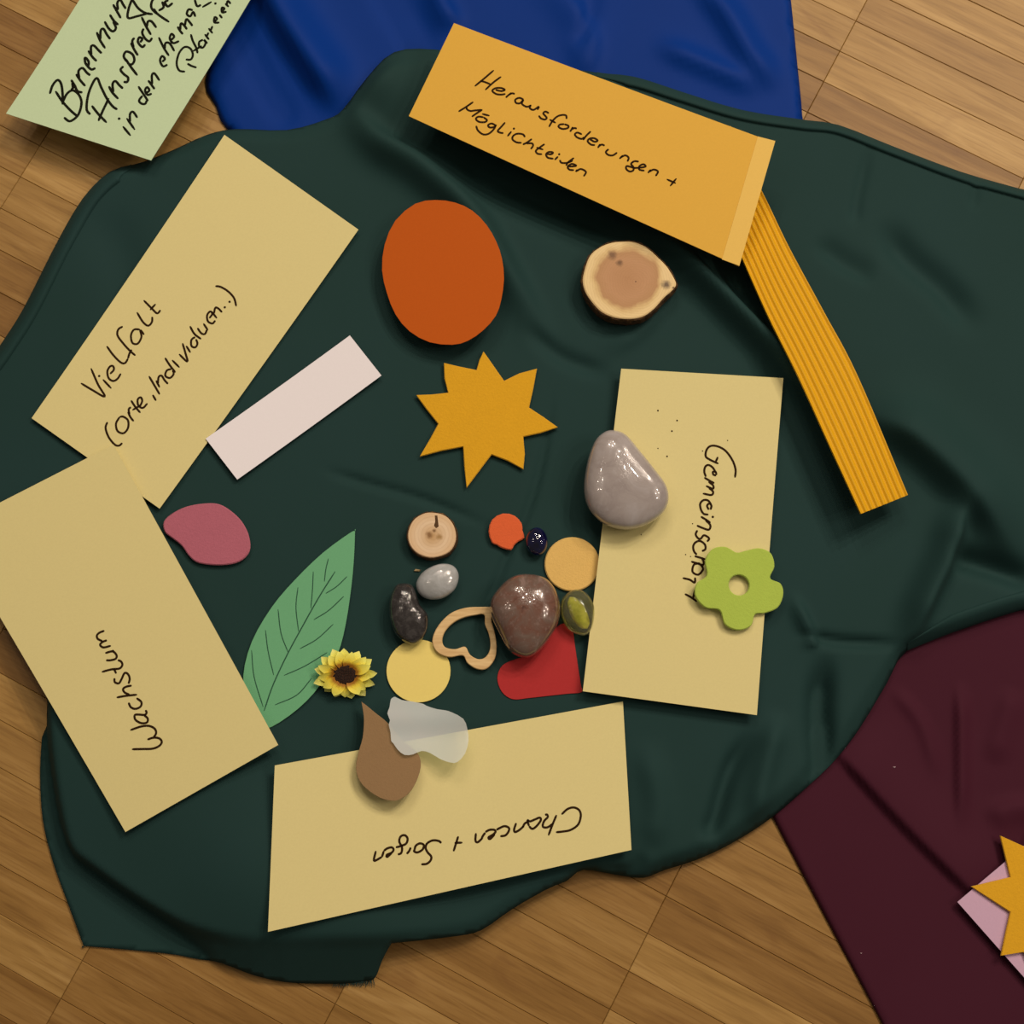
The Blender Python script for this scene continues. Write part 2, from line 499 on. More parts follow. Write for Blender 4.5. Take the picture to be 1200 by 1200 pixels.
GF = [  # polyline (px), height, half widths (cm)
    ([(180, 900)], .3, 6, 0), ([(310, 1030)], .65, 5, 0), ([(430, 1070)], .45, 4, 0),
    ([(450, 100)], .6, 2.2, 0),
    ([(395, 110), (440, 165), (495, 200), (555, 255), (600, 330), (660, 430)], .75, .7, 1.1),
    ([(500, 160), (590, 215), (680, 250), (760, 270)], -.5, 1.2, 1.2),
    ([(720, 230), (795, 298), (858, 362), (925, 432), (985, 515), (1025, 590)], .8, .5, .85),
    ([(860, 290), (915, 370), (960, 440), (1015, 535)], -.6, .8, .5),
    ([(1000, 470), (1070, 520), (1125, 572), (1210, 670)], .9, 2.2, .9),
    ([(1125, 572), (1112, 640), (1085, 700), (1055, 770)], .75, .5, 1.0),
    ([(1100, 650), (1160, 665), (1230, 690)], -.55, .8, .6),
    ([(1030, 255), (1060, 300), (1110, 345), (1150, 400)], -.35, .9, .8),
    ([(950, 280), (990, 310), (1030, 330)], -.2, .8, .5),
    ([(1020, 165), (1005, 230), (1000, 270)], -.12, .35, .35), ([(1145, 200), (1138, 250)], -.08, .3, .3),
    ([(970, 760), (962, 830), (966, 905), (960, 930)], -.7, .6, .8),
    ([(885, 850), (855, 905), (838, 960), (825, 990)], -.4, .5, .5),
    ([(915, 830), (895, 900), (880, 975)], .35, .7, .7),
    ([(925, 690), (950, 745), (955, 760)], .3, .3, .5), ([(925, 742), (985, 752), (1060, 755)], -.25, .3, .3),
    ([(370, 550), (430, 568), (500, 588), (590, 625)], -.14, .3, .18),
    ([(650, 445), (640, 520), (622, 590), (600, 640), (560, 740), (530, 840)], -.13, .18, .3),
    ([(610, 380), (660, 420), (720, 440)], -.2, .5, .5),
    ([(770, 320), (760, 380), (700, 420)], .15, .5, .7),
    ([(100, 230), (150, 320), (140, 420)], -.15, 1.5, 1.5),
    ([(700, 1015), (735, 1022), (760, 1000)], -.2, .5, .5),
    ([(750, 860), (770, 940), (760, 1000)], .2, .8, .8),
    ([(30, 560), (120, 650), (170, 740)], .25, 1.5, 1.5),
]
flap = [(60, 800), (50, 850), (47, 905), (50, 960), (62, 1010), (80, 1060), (97.5, 1107), (98.5, 1108.5), (140, 1112), (200, 1118), (232, 1124), (262, 1128), (300, 1142), (340, 1151), (400, 1152.5), (428, 1150), (440, 1145), (450, 1122), (462, 1100),
        (480, 1040), (300, 960), (150, 860)]
green = Cloth(gbody, .0140, GF, flap=flap, n=3, under=(blue, wine), fscale=2.0)
# one outline around body and flap: walk the body, leaving it for the flap at the lower left
b2 = list(map(tuple, green.body)); 
pa = W2(462, 1103); pb = W2(50, 850)
ia = int(np.argmin([np.hypot(x - pa[0], y - pa[1]) for x, y in b2])); ib = int(np.argmin([np.hypot(x - pb[0], y - pb[1]) for x, y in b2]))
fl = np.array(catmull([W2(*p, .0015) for p in flap[1:19][::-1]], 4))
outl = np.array(b2[:ia + 1] + [tuple(q) for q in fl[1:-1]] + b2[ib:])
green.flap = outl
me = green.mesh('green_cloth', .0024, outl)
green_ob = finish_cloth('green_cloth', me, M_green, 'dark green rumpled cloth spread over the parquet carrying cards and pebbles')
SUP.append((green.covers, green.z))

def hem(px, width, label=None, zoff=.0004):
    """stitched double edge: a padded band along the rim with a groove on its inner side"""
    ed = np.array([W2(*q) for q in catmull(px, 8)])
    t = np.gradient(ed, axis=0); t /= np.linalg.norm(t, axis=1)[:, None]
    nr = np.c_[t[:, 1], -t[:, 0]]
    prof = [(0.0, -.0004), (.03, .0007), (.15, .0012), (.5, .0014), (.8, .0017), (.95, .0014), (1.0, -.0006)]
    V = []; F = []; K = len(prof)
    n = len(ed)
    tp = np.clip(np.minimum(np.arange(n), np.arange(n)[::-1]) / 7.0, 0.05, 1)
    for i in range(n):
        for s_, h in prof:
            q = ed[i] + nr[i] * (s_ * width * (.4 + .6 * tp[i]) + .0002)
            V.append((q[0], q[1], h * tp[i] + zoff))
    V = np.array(V); V[:, 2] += green.z(V[:, 0], V[:, 1]); V = [tuple(map(float, v)) for v in V]
    for i in range(len(ed) - 1):
        for k in range(K - 1):
            F.append((i * K + k, i * K + k + 1, (i + 1) * K + k + 1, (i + 1) * K + k))
    me = bpy.data.meshes.new('hem'); me.from_pydata(V, [], F)
    bm = bmesh.new(); bm.from_mesh(me); bmesh.ops.recalc_face_normals(bm, faces=bm.faces)
    if sum(f.normal.z for f in bm.faces) < 0: bmesh.ops.reverse_faces(bm, faces=bm.faces)
    bm.to_mesh(me); bm.free()
    return link('hem', me, M_green, green_ob, True)
hem([(-60, 560), (-50, 470), (-8, 405), (22, 358), (60, 283), (92, 228), (125, 196), (150, 186)], .0135)
hem([(700, 80), (745, 86), (800, 103), (870, 124), (938, 135), (985, 141), (1050, 166), (1130, 196), (1200, 216), (1290, 240)], .0105)
hem([(1290, 690), (1200, 714), (1130, 737), (1066, 762)], .010)
# frayed threads of the raw edge
V = []; F = []
for i in range(46):
    x = 392 + i + random.uniform(-1, 1)
    a = W2(x, 1150 - (x > 432) * 6, .0015); b = W2(x + random.uniform(-3, 3), 1154 + random.uniform(0, 4), .0008)
    d = (b - a); d /= np.linalg.norm(d) + 1e-9; nn = np.array([-d[1], d[0]]) * .00022; k0 = len(V)
    V += [(*(a - nn), .002), (*(a + nn), .002), (*(b + nn * .4), .0009), (*(b - nn * .4), .0009)]; F.append((k0, k0 + 1, k0 + 2, k0 + 3))
me = bpy.data.meshes.new('frayed_edge'); me.from_pydata(V, [], F)
fr = link('frayed_edge', me, M_green, green_ob); fr['kind'] = 'stuff'

# ------------------------------------------------------------------ materials of the things
M_yellow = paper_mat('pale_yellow_card', (214, 190, 124), .7)
M_orange = paper_mat('orange_card', (216, 159, 56), .7)
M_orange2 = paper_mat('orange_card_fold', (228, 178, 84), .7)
M_mint = paper_mat('mint_card', (188, 197, 150), .7)
M_white = paper_mat('white_card', (232, 214, 205), .7, .02)
M_lilac = paper_mat('lilac_card', (196, 152, 164), .7)
M_oval = paper_mat('rust_orange_paper', (186, 80, 8), .8)
M_leaf = paper_mat('leaf_paper', (104, 158, 108), .75)
M_corr = paper_mat('corrugated_yellow', (212, 150, 2), .55, .04, .4)
M_red = paper_mat('red_card', (170, 36, 34), .6, .08)
M_gold = paper_mat('gold_foil', (248, 202, 106), .42, .04, .5)
M_gold.node_tree.nodes['Principled BSDF'].inputs['Metallic'].default_value = .12
M_tan = felt_mat('tan_felt', (218, 170, 92), .08)
M_disc = felt_mat('orange_felt', (214, 92, 48), .08)
M_star = felt_mat('mustard_felt', (212, 150, 30), .2)
M_petal = felt_mat('dusty_pink_felt', (172, 92, 100), .16)
M_drop = felt_mat('brown_felt', (138, 104, 68), .1)
M_lime = felt_mat('lime_foam', (166, 178, 70), .06)
M_ink = ink_mat('brown_black_ink', (44, 24, 6))
M_ink2 = ink_mat('black_ink', (22, 20, 8))
M_vein = ink_mat('dark_green_ink', (46, 78, 56))

def card_grid(name, sh, corners, mat, label, curl=0.0, twist=0.0, nx=16, ny=8, cat='card', parent=None):
    """sheet of card with a slight curl; corners in px, in order; long side first"""
    c4 = np.array([sh.at(*q) for q in corners])
    def zt(x, y): return sh._flat(x, y) + sh._curl(x, y)
    base = c4.mean(0) - np.array([0, 0, sh.thick])
    V = []; F = []
    K = (nx + 1) * (ny + 1)
    for lay in (0, 1):
        for j in range(ny + 1):
            for i in range(nx + 1):
                s_, t_ = i / nx, j / ny
                p = (c4[0] * (1 - s_) + c4[1] * s_) * (1 - t_) + (c4[3] * (1 - s_) + c4[2] * s_) * t_
                z = float(sh.zt(p[0], p[1])) - lay * sh.thick
                V.append((p[0] - base[0], p[1] - base[1], z - base[2]))
    for j in range(ny):
        for i in range(nx):
            a = j * (nx + 1) + i
            q = (a, a + 1, a + nx + 2, a + nx + 1)
            F.append(q); F.append(tuple(K + v for v in q[::-1]))
    rim = [i for i in range(nx + 1)] + [j * (nx + 1) + nx for j in range(1, ny + 1)] + [ny * (nx + 1) + i for i in range(nx - 1, -1, -1)] + [j * (nx + 1) for j in range(ny - 1, 0, -1)]
    for a, b in zip(rim, rim[1:] + rim[:1]): F.append((b, a, K + a, K + b))
    me = bpy.data.meshes.new(name); me.from_pydata(V, [], F)
    bm = bmesh.new(); bm.from_mesh(me); bmesh.ops.recalc_face_normals(bm, faces=bm.faces); bm.to_mesh(me); bm.free()
    o = link(name, me, mat, parent); o.location = base
    if label: tag(o, label, cat)
    return o, base

def bend(sh, corners, k_long=0.0, k_short=0.0, up=0.0):
    """curl of a sheet: the ends (and sides) rise a little"""
    c4 = np.array([sh.at(*q) for q in corners])[:, :2]
    m = c4.mean(0); e1 = (c4[1] + c4[2] - c4[0] - c4[3]) / 2; e2 = (c4[3] + c4[2] - c4[0] - c4[1]) / 2
    L1 = e1 @ e1; L2 = e2 @ e2
    def zt(x, y):
        s_ = ((x - m[0]) * e1[0] + (y - m[1]) * e1[1]) / L1; t_ = ((x - m[0]) * e2[0] + (y - m[1]) * e2[1]) / L2
        return sh.plane(x, y) + k_long * (2 * s_) ** 2 + k_short * (2 * t_) ** 2 + up * s_
    sh.zt = zt

def card(name, corners, mat, label, thick=.0005, lift=0.0, k=(.0008, 0.0), tilt=1.0, cut=.0, extra=(0, 0), cat='card'):
    sh = Sheet(corners, thick, lift, tilt, extra=extra, cut=cut)
    bend(sh, corners, *k)
    o, base = card_grid(name, sh, corners, mat, label, cat=cat)
    sh.reg(); sh.ob = o; sh.base = base
    return sh

def write(sh, strokes, width=.00125, mat=None, name='handwriting'):
    me = ribbon_mesh(name, sh, strokes, width, sh.base)
    return link(name, me, mat or M_ink, sh.ob)

def piece(name, px, thick, mat, label, cat, k=4, bevel=.0003, lift=0.0, tilt=.8, smooth=True, cut=0.0, closed=True, bowl=0.0):
    sh = Sheet(px, thick, lift, tilt, cut=cut)
    if bowl:
        c = sh.poly.mean(0); R2 = ((sh.poly - c) ** 2).sum(1).max(); pl = sh.plane
        sh.zt = lambda x, y: pl(x, y) + bowl * ((x - c[0]) ** 2 + (y - c[1]) ** 2) / R2
    q = catmull(px, k, True) if smooth else px
    out = np.array([sh.at(*p)[:2] for p in q])
    c = out.mean(0); base = np.array([c[0], c[1], float(sh.zt(c[0], c[1])) - thick])
    o = slab(name, sh, out, mat, bevel, base=base)
    tag(o, label, cat); sh.ob = o; sh.base = base
    sh.poly = out; sh.reg()
    return sh

def zoomed(ox, oy, k, pts): return [(ox + x / k, oy + y / k) for x, y in pts]

# ------------------------------------------------------------------ things lying under the cards
leaf = piece('paper_leaf', [(415.6, 622.5), (416.4, 620.5), (416, 623), (415, 650), (412, 685), (405, 732), (395, 768), (375, 803), (350, 830), (318, 852), (304, 850), (290, 825), (285, 792), (295, 752), (318, 712), (345, 680), (378, 648), (410, 624.5)],
             .0004, M_leaf, 'green paper leaf with drawn veins beside the sunflower', 'paper leaf', k=3, bevel=.0001)
write(leaf, crop(180, 560, 4.286, [[(912, 470), (830, 600), (740, 760), (670, 890), (600, 1040), (555, 1170)]]), .0007, M_vein, 'midrib')
write(leaf, crop(180, 560, 4.286, [
    [(878, 405), (865, 460), (858, 520)], [(802, 470), (798, 560), (790, 655)], [(725, 550), (715, 650), (728, 770)], [(625, 660), (640, 780), (675, 875)],
    [(562, 765), (575, 870), (603, 990)], [(492, 865), (505, 1000), (550, 1150)], [(972, 495), (920, 545), (865, 580)], [(955, 595), (880, 665), (805, 712)],
    [(902, 735), (820, 810), (735, 858)], [(872, 877), (760, 945), (655, 992)], [(795, 1005), (720, 1090), (610, 1140)]]), .00055, M_vein, 'side_veins')

petal = piece('felt_petal', zoomed(180, 560, 4.286, [(250, 128), (330, 132), (400, 175), (450, 230), (480, 300), (480, 370), (430, 420), (340, 438), (230, 428), (180, 395), (140, 340), (90, 300), (55, 270), (50, 220), (90, 180), (160, 145)]),
              .0018, M_petal, 'dusty pink felt petal beside the yellow cards', 'felt petal', bevel=.0006, lift=.0015)

WS = [(410, 393), (447, 440), (278, 562), (241, 514)]
wstrip = card('paper_strip', [WS[3], WS[0], WS[1], WS[2]], M_white, 'narrow blank white paper strip tucked under a yellow card', lift=.002, k=(.001, 0), cat='paper strip')

# ------------------------------------------------------------------ the cards
viel = card('moderation_card', [(37, 490), (263, 158), (420, 269), (187, 596)], M_yellow, 'pale yellow card reading Vielfalt with a line in brackets', lift=.001, k=(.0015, 0), cut=.02)
write(viel, crop(80, 330, 5.714, [
    [(85, 680), (160, 725), (245, 770), (200, 690), (152, 580)], [(232, 655), (288, 715)], [(207, 632)],
    [(280, 618), (305, 590), (300, 566), (280, 568), (262, 600), (270, 645), (300, 665), (330, 650), (352, 615)],
    [(258, 432), (300, 490), (350, 540), (380, 545), (400, 515)], [(365, 300), (335, 320), (330, 360), (365, 410), (410, 460), (450, 495)], [(400, 515), (410, 480), (425, 455)],
    [(480, 320), (440, 322), (420, 360), (430, 410), (465, 415), (490, 370), (482, 325), (508, 355)],
    [(460, 205), (500, 270), (535, 295), (560, 270), (562, 235)], [(505, 125), (560, 180), (595, 212), (618, 190)], [(548, 190), (585, 150)]]))
write(viel, crop(80, 330, 5.714, [
    [(262, 940), (250, 980), (270, 1040), (310, 1090), (340, 1098), (362, 1080)], [(345, 905), (320, 950), (330, 1000), (370, 1015), (400, 980), (400, 930), (370, 905), (345, 905)],
    [(400, 870), (415, 905), (438, 935)], [(410, 890), (405, 855), (420, 840)], [(420, 795), (450, 840), (483, 878)], [(430, 860), (480, 830)],
    [(478, 838), (495, 800), (485, 775), (465, 790), (470, 830), (500, 845), (530, 815)], [(565, 758), (588, 797)], [(540, 632), (580, 700), (612, 755)],
    [(588, 662), (612, 708)], [(600, 690), (605, 640), (625, 630), (645, 660), (668, 685)], [(690, 585), (660, 595), (650, 630), (680, 645), (705, 620), (700, 590)], [(648, 510), (680, 560), (718, 608)],
    [(695, 525), (745, 575)], [(742, 485), (797, 535), (785, 480), (765, 412)], [(790, 430), (818, 475)],
    [(850, 370), (825, 390), (825, 430), (850, 440), (865, 415), (855, 385)], [(815, 298), (845, 350), (890, 385)], [(865, 310), (890, 345), (915, 350), (930, 320)], [(905, 280), (935, 325)],
    [(945, 245), (965, 215), (950, 200), (930, 225), (935, 265), (965, 280), (985, 260)], [(960, 200), (995, 245)], [(975, 215), (985, 175), (1005, 180), (1030, 205)], [(1048, 172)], [(1080, 135)],
    [(985, 30), (1020, 35), (1070, 65), (1110, 110), (1125, 165)]]))

wach = card('moderation_card', [(147, 975), (-61, 620), (133, 521), (326, 873)], M_yellow, 'pale yellow card reading Wachstum overlapping the leaf and another card', lift=.001, k=(.001, 0), cut=.03)
write(wach, crop(100, 730, 7.5, [
    [(410, 1110), (500, 1108), (590, 1105), (650, 1080), (672, 1045), (650, 1015), (600, 1008), (545, 1025)], [(600, 1005), (622, 970), (610, 930), (560, 905), (490, 910), (395, 942)],
    [(530, 765), (538, 790), (520, 808), (470, 805), (435, 810), (440, 850), (490, 880), (540, 875), (548, 840), (515, 808)], [(380, 700), (400, 740), (440, 755), (485, 735), (492, 695), (450, 660)],
    [(275, 655), (360, 640), (455, 630)], [(390, 632), (345, 610), (332, 580), (360, 560), (408, 550)], [(255, 485), (260, 520), (295, 530), (320, 490), (345, 440), (375, 450), (390, 490), (380, 535)],
    [(145, 430), (230, 408), (300, 400), (325, 370), (315, 340), (285, 325)], [(250, 400), (272, 445)], [(175, 265), (240, 250), (275, 285), (265, 315), (220, 328), (182, 328)], [(240, 250), (248, 238)],
    [(225, 200), (158, 215), (130, 190), (155, 165), (190, 152)], [(150, 160), (110, 140), (102, 110), (125, 85), (168, 68)]]))

chan = card('moderation_card', [(314, 1092), (740, 996), (730, 822), (322, 897)], M_yellow, 'pale yellow card reading Chancen + Sorgen upside down beneath the felt drop', lift=.001, k=(.001, 0), cut=.03)
write(chan, crop(550, 900, 8, [
    [(865, 435), (920, 385), (980, 370), (1030, 395), (1045, 450), (1020, 530), (950, 580), (880, 595), (812, 602)], [(818, 440), (780, 530), (742, 632)],
    [(785, 520), (735, 555), (690, 550), (700, 500), (735, 460), (728, 437), (710, 440)], [(560, 545), (590, 570), (630, 545), (670, 490), (660, 465), (620, 480), (570, 500), (545, 490), (560, 545)],
    [(560, 500), (520, 520), (500, 560)], [(510, 545), (470, 580), (430, 600), (420, 575), (440, 515)], [(290, 640), (340, 630), (370, 590), (370, 560), (330, 545), (280, 565), (255, 580)],
    [(240, 620), (195, 665), (180, 650), (220, 625), (245, 600), (235, 580), (190, 580), (150, 600)], [(150, 605), (125, 640), (115, 670)], [(120, 660), (80, 695), (58, 680), (62, 610)]]))
write(chan, crop(430, 930, 8.571, [
    [(918, 428), (895, 500), (870, 580)], [(880, 495), (960, 492)], [(545, 710), (600, 705), (640, 670), (645, 630), (610, 590), (590, 545), (605, 500), (660, 470), (720, 475), (748, 497)],
    [(480, 560), (475, 580), (510, 590), (560, 560), (570, 515), (530, 500), (490, 525), (478, 565)], [(440, 540), (425, 575), (400, 605)],
    [(310, 612), (345, 595), (352, 540), (325, 480), (340, 430), (380, 418), (408, 450), (395, 500), (345, 525), (290, 540)],
    [(255, 590), (205, 635), (200, 615), (245, 595), (268, 565), (250, 540), (205, 550), (170, 575)], [(170, 575), (150, 640)], [(150, 635), (100, 665), (70, 668), (90, 575)]]))

# small flat pieces that slip under the next card
K4 = 4.286
heart = piece('paper_heart', zoomed(440, 560, K4, [(930, 735), (985, 752), (1003, 850), (1018, 950), (1032, 1040), (1036, 1076), (960, 1085), (860, 1096), (770, 1106), (690, 1112), (635, 1075), (612, 1005), (640, 940), (720, 905), (800, 880), (870, 800)]),
              .0005, M_red, 'red paper heart partly under the speckled brown pebble', 'paper heart', bevel=.0001)
tan_d = piece('felt_disc', zoomed(440, 560, K4, [(988 + 139 * math.cos(a * math.pi / 12), 433 + 136 * math.sin(a * math.pi / 12)) for a in range(24)]),
              .002, M_tan, 'tan felt disc touching the olive glass nugget', 'felt disc', k=2, bevel=.0006)

gem_c = [(683, 810), (728, 432), (918, 443), (887, 838)]
gem = card('moderation_card', gem_c, M_yellow, 'pale yellow card reading Gemeinschaft under the lime flower', lift=.0005, k=(.0012, 0), cut=.0)
write(gem, crop(770, 510, 7.5, [
    [(685, 372), (690, 300), (660, 215), (600, 135), (530, 97), (470, 95), (435, 130), (428, 185), (465, 215), (540, 250)], [(535, 190), (515, 235)],
    [(520, 355), (495, 345), (492, 322), (515, 322), (522, 350)], [(515, 325), (490, 285), (455, 262), (425, 275), (415, 320), (430, 365)],
    [(504, 422), (460, 398), (415, 372)], [(452, 408), (492, 440), (490, 470), (430, 445)], [(455, 462), (492, 495), (478, 525), (402, 512)],
    [(455, 655), (440, 620), (460, 600), (478, 620), (470, 655)], [(478, 615), (450, 575), (410, 570), (380, 600), (385, 650), (410, 690), (452, 698)], [(490, 718)],
    [(470, 770), (430, 742), (385, 715)], [(425, 745), (468, 790), (455, 830), (400, 815), (350, 793)], [(440, 935), (458, 910), (440, 890), (410, 880), (385, 908), (360, 905), (340, 870), (355, 835)],
    [(395, 1020), (425, 1000), (420, 960), (380, 930), (340, 940), (318, 975), (325, 1020), (350, 1050)], [(330, 1062), (375, 1075), (425, 1092)], [(395, 1085), (410, 1115), (400, 1140), (350, 1125), (300, 1110)]])
    + crop(800, 400, 3, [[(62, 780), (40, 785), (35, 810), (55, 820), (72, 800), (60, 782)], [(0, 832), (25, 838), (42, 848), (44, 830)], [(8, 888), (30, 900), (50, 915)], [(44, 872), (36, 905)]]))
for i, q in enumerate(zoomed(660, 420, K4, [(476, 262), (572, 312), (546, 365), (522, 492), (476, 452), (826, 412), (700, 465), (392, 885), (650, 830), (615, 985), (640, 995)])):
    write(gem, [[q]], .0009 if i < 4 else .0006, name='ink_speck')

# corrugated strip, slipped under the orange card
def corrugated():
    L = catmull([(846, 250), (871, 305), (901, 372), (936, 442), (975, 528), (1009, 602)], 6)
    R = catmull([(868, 175), (897, 232), (925, 290), (966, 366), (1005, 440), (1064, 580)], 6)
    sh = Sheet([L[0], L[15], L[-1], R[-1], R[15], R[0]], .0022, .001, 1.0, cut=.0)
    n = 65; V = []; F = []; m = len(L); waves = 8
    c = np.array([sh.at(*q) for q in (L[0], R[-1])]).mean(0); c[2] -= .0022
    for lay in (0, 1):
        for i in range(m):
            a = sh.at(*L[i]); b = sh.at(*R[i])
            for j in range(n):
                t = j / (n - 1); p = a + (b - a) * t
                h = (-.0022 if lay else (math.cos(2 * math.pi * waves * t) - 1) * .00062)
                V.append((p[0] - c[0], p[1] - c[1], p[2] + h - c[2]))
    K = m * n
    for i in range(m - 1):
        for j in range(n - 1):
            q = (i * n + j, i * n + j + 1, (i + 1) * n + j + 1, (i + 1) * n + j)
            F.append(q); F.append(tuple(v + K for v in q[::-1]))
    rim = list(range(n)) + [i * n + n - 1 for i in range(1, m)] + [(m - 1) * n + j for j in range(n - 2, -1, -1)] + [i * n for i in range(m - 2, 0, -1)]
    for a, b in zip(rim, rim[1:] + rim[:1]): F.append((b, a, K + a, K + b))
    me = bpy.data.meshes.new('corrugated_strip'); me.from_pydata(V, [], F)
    bm = bmesh.new(); bm.from_mesh(me); bmesh.ops.recalc_face_normals(bm, faces=bm.faces); bm.to_mesh(me); bm.free()
    o = link('corrugated_strip', me, M_corr); o.location = c
    tag(o, 'bright yellow corrugated cardboard strip sticking out from under the orange card', 'cardboard strip')
    sh.poly = np.array([sh.at(*q)[:2] for q in L + R[::-1]]); sh.reg()
corrugated()

OC = [(479, 136), (866, 312), (907, 167), (532, 27)]
orange = card('moderation_card', OC, M_orange, 'orange card reading Herausforderungen + Möglichkeiten propped on the cloth', lift=.006, k=(.0006, 0, 0), cut=.0, extra=(0, .03))
write(orange, crop(530, 70, 7.5, [
    [(365, 92), (280, 165), (198, 232)], [(430, 148), (360, 200), (290, 265)], [(245, 185), (285, 195), (335, 215)],
    [(380, 264), (430, 275), (462, 264), (430, 248), (380, 250), (352, 272), (385, 300), (430, 306), (468, 300)], [(520, 290), (495, 310), (470, 332)], [(495, 308), (525, 295), (550, 300)],
    [(628, 350), (590, 335), (555, 350), (560, 378), (595, 382), (625, 352), (612, 385), (640, 408), (665, 412), (695, 398)], [(690, 400), (682, 425), (715, 440), (760, 412), (748, 440)],
    [(850, 470), (820, 455), (800, 470), (815, 490), (830, 510), (815, 525), (780, 515), (760, 490)], [(1005, 520), (1000, 490), (965, 485), (920, 500), (880, 540), (850, 590)], [(855, 525), (910, 555)],
    [(985, 565), (945, 570), (935, 590), (970, 608), (1015, 600), (1020, 580), (985, 565)], [(1060, 590), (1050, 610), (1035, 632)], [(1050, 610), (1075, 600), (1095, 605)]])
    + crop(650, 90, 7.5, [
    [(240, 505), (200, 490), (178, 505), (195, 530), (235, 545), (262, 530)], [(318, 478), (280, 515), (250, 555)], [(310, 548), (350, 570), (378, 560), (350, 540), (310, 542), (290, 565), (320, 595), (355, 600)],
    [(400, 590), (380, 625)], [(390, 608), (415, 595), (440, 605)], [(475, 635), (450, 660), (470, 685), (510, 690), (550, 665)], [(600, 690), (570, 720)], [(580, 708), (620, 690), (650, 710), (640, 745)],
    [(740, 745), (700, 742), (672, 765), (690, 790), (692, 820), (660, 832), (630, 810), (632, 785), (665, 790), (700, 800), (760, 797), (800, 787), (780, 768), (745, 785), (745, 815), (790, 825)],
    [(845, 815), (820, 845)], [(830, 835), (870, 815), (908, 832), (888, 872)], [(985, 900), (1065, 935)], [(1070, 893), (1015, 960)]]), .00115)
write(orange, crop(530, 70, 7.5, [
    [(185, 370), (120, 415), (55, 455)], [(125, 412), (130, 435), (160, 450), (200, 445), (265, 440)], [(265, 438), (215, 470), (172, 500)], [(275, 505), (230, 500), (208, 520), (235, 545), (285, 548), (305, 530), (275, 505)], [(262, 475), (328, 492)],
    [(380, 575), (345, 560), (315, 575), (330, 595), (370, 590), (385, 570), (365, 610), (320, 650), (270, 655), (225, 620), (210, 580)], [(465, 550), (430, 590), (400, 625), (420, 640), (450, 645)],
    [(520, 630), (485, 672)], [(542, 605)], [(640, 680), (620, 655), (570, 650), (535, 670), (530, 700), (565, 725), (610, 730)], [(700, 695), (660, 725), (620, 745)], [(650, 735), (700, 735), (710, 755), (690, 785)],
    [(812, 740), (770, 770), (735, 800), (750, 825), (790, 830)], [(740, 770), (800, 790)], [(830, 828), (870, 830), (885, 815), (850, 810), (825, 830), (840, 860), (890, 870)], [(930, 850), (900, 880)], [(940, 830)],
    [(1070, 862), (1020, 900), (1000, 930)], [(945, 880), (960, 905), (1010, 905), (1060, 885)], [(1010, 937), (1060, 937), (1090, 930), (1050, 915), (1015, 940), (1030, 965), (1070, 970)], [(1100, 965), (1085, 985)], [(1090, 980), (1130, 960), (1175, 985), (1155, 1025)]]), .00115)
# turned-up end of the orange card with a torn tip
fe = np.array([orange.at(*q) for q in [(846, 304), (866, 312.5), (908, 166.5), (888, 160)]])
V = []
for k, dz in ((0, .0002), (1, .0016), (2, .0016), (3, .0002)):
    V.append(tuple(fe[k] + [0, 0, dz] - orange.base))
for k, dz in ((0, -.0002), (1, .0011), (2, .0011), (3, -.0002)):
    V.append(tuple(fe[k] + [0, 0, dz] - orange.base))
tip = np.array([orange.at(*q, -.0002) for q in [(853, 152), (856, 147.5), (862, 155)]]) - orange.base
me = bpy.data.meshes.new('folded_end'); me.from_pydata(V, [], [(0, 1, 2, 3), (7, 6, 5, 4), (0, 4, 5, 1), (1, 5, 6, 2), (2, 6, 7, 3), (3, 7, 4, 0)])
fo = link('folded_end', me, M_orange2, orange.ob); fo['label'] = 'lighter turned-up end of the card'
me = bpy.data.meshes.new('torn_tip'); me.from_pydata([tuple(t) for t in tip], [], [(0, 2, 1)]); link('torn_tip', me, M_orange, orange.ob)

mint = card('moderation_card', [(7, 133), (222, -217), (392, -172), (177, 188)], M_mint, 'mint green card with black handwriting lying across the parquet and blue cloth', lift=.006, k=(.004, 0), cut=.0, tilt=.6)
write(mint, crop(0, 0, 6, [
    [(350, 660), (370, 600), (405, 562), (430, 590), (440, 660), (440, 735)], [(390, 640), (440, 715), (500, 780), (548, 820)], [(440, 720), (470, 660), (510, 635), (550, 660), (572, 710), (565, 770), (540, 820), (490, 852), (450, 825)],
    [(500, 560), (520, 600), (500, 635)], [(515, 625), (510, 585), (525, 600), (545, 640), (580, 650)], [(535, 520), (565, 565), (600, 605)], [(558, 555), (552, 500), (580, 478), (610, 510), (635, 530)],
    [(622, 468), (622, 430), (598, 405), (602, 445), (640, 487), (672, 478)], [(620, 355), (650, 400), (680, 430)], [(642, 390), (640, 330), (660, 320), (690, 350), (715, 375)],
    [(680, 225), (702, 280), (740, 340)], [(706, 280), (708, 215), (728, 203), (750, 240), (775, 275)], [(735, 150), (765, 200), (795, 220), (815, 195), (795, 150)], [(772, 102), (800, 145), (832, 175)],
    [(795, 30), (820, 75), (850, 128)], [(830, 70), (825, 20), (845, -2), (865, 30), (885, 62)], [(930, -10), (905, 60), (900, 125), (960, 115), (1050, 90)], [(930, -5), (970, 55), (1020, 90), (1075, 100)]]), .0016, M_ink2)
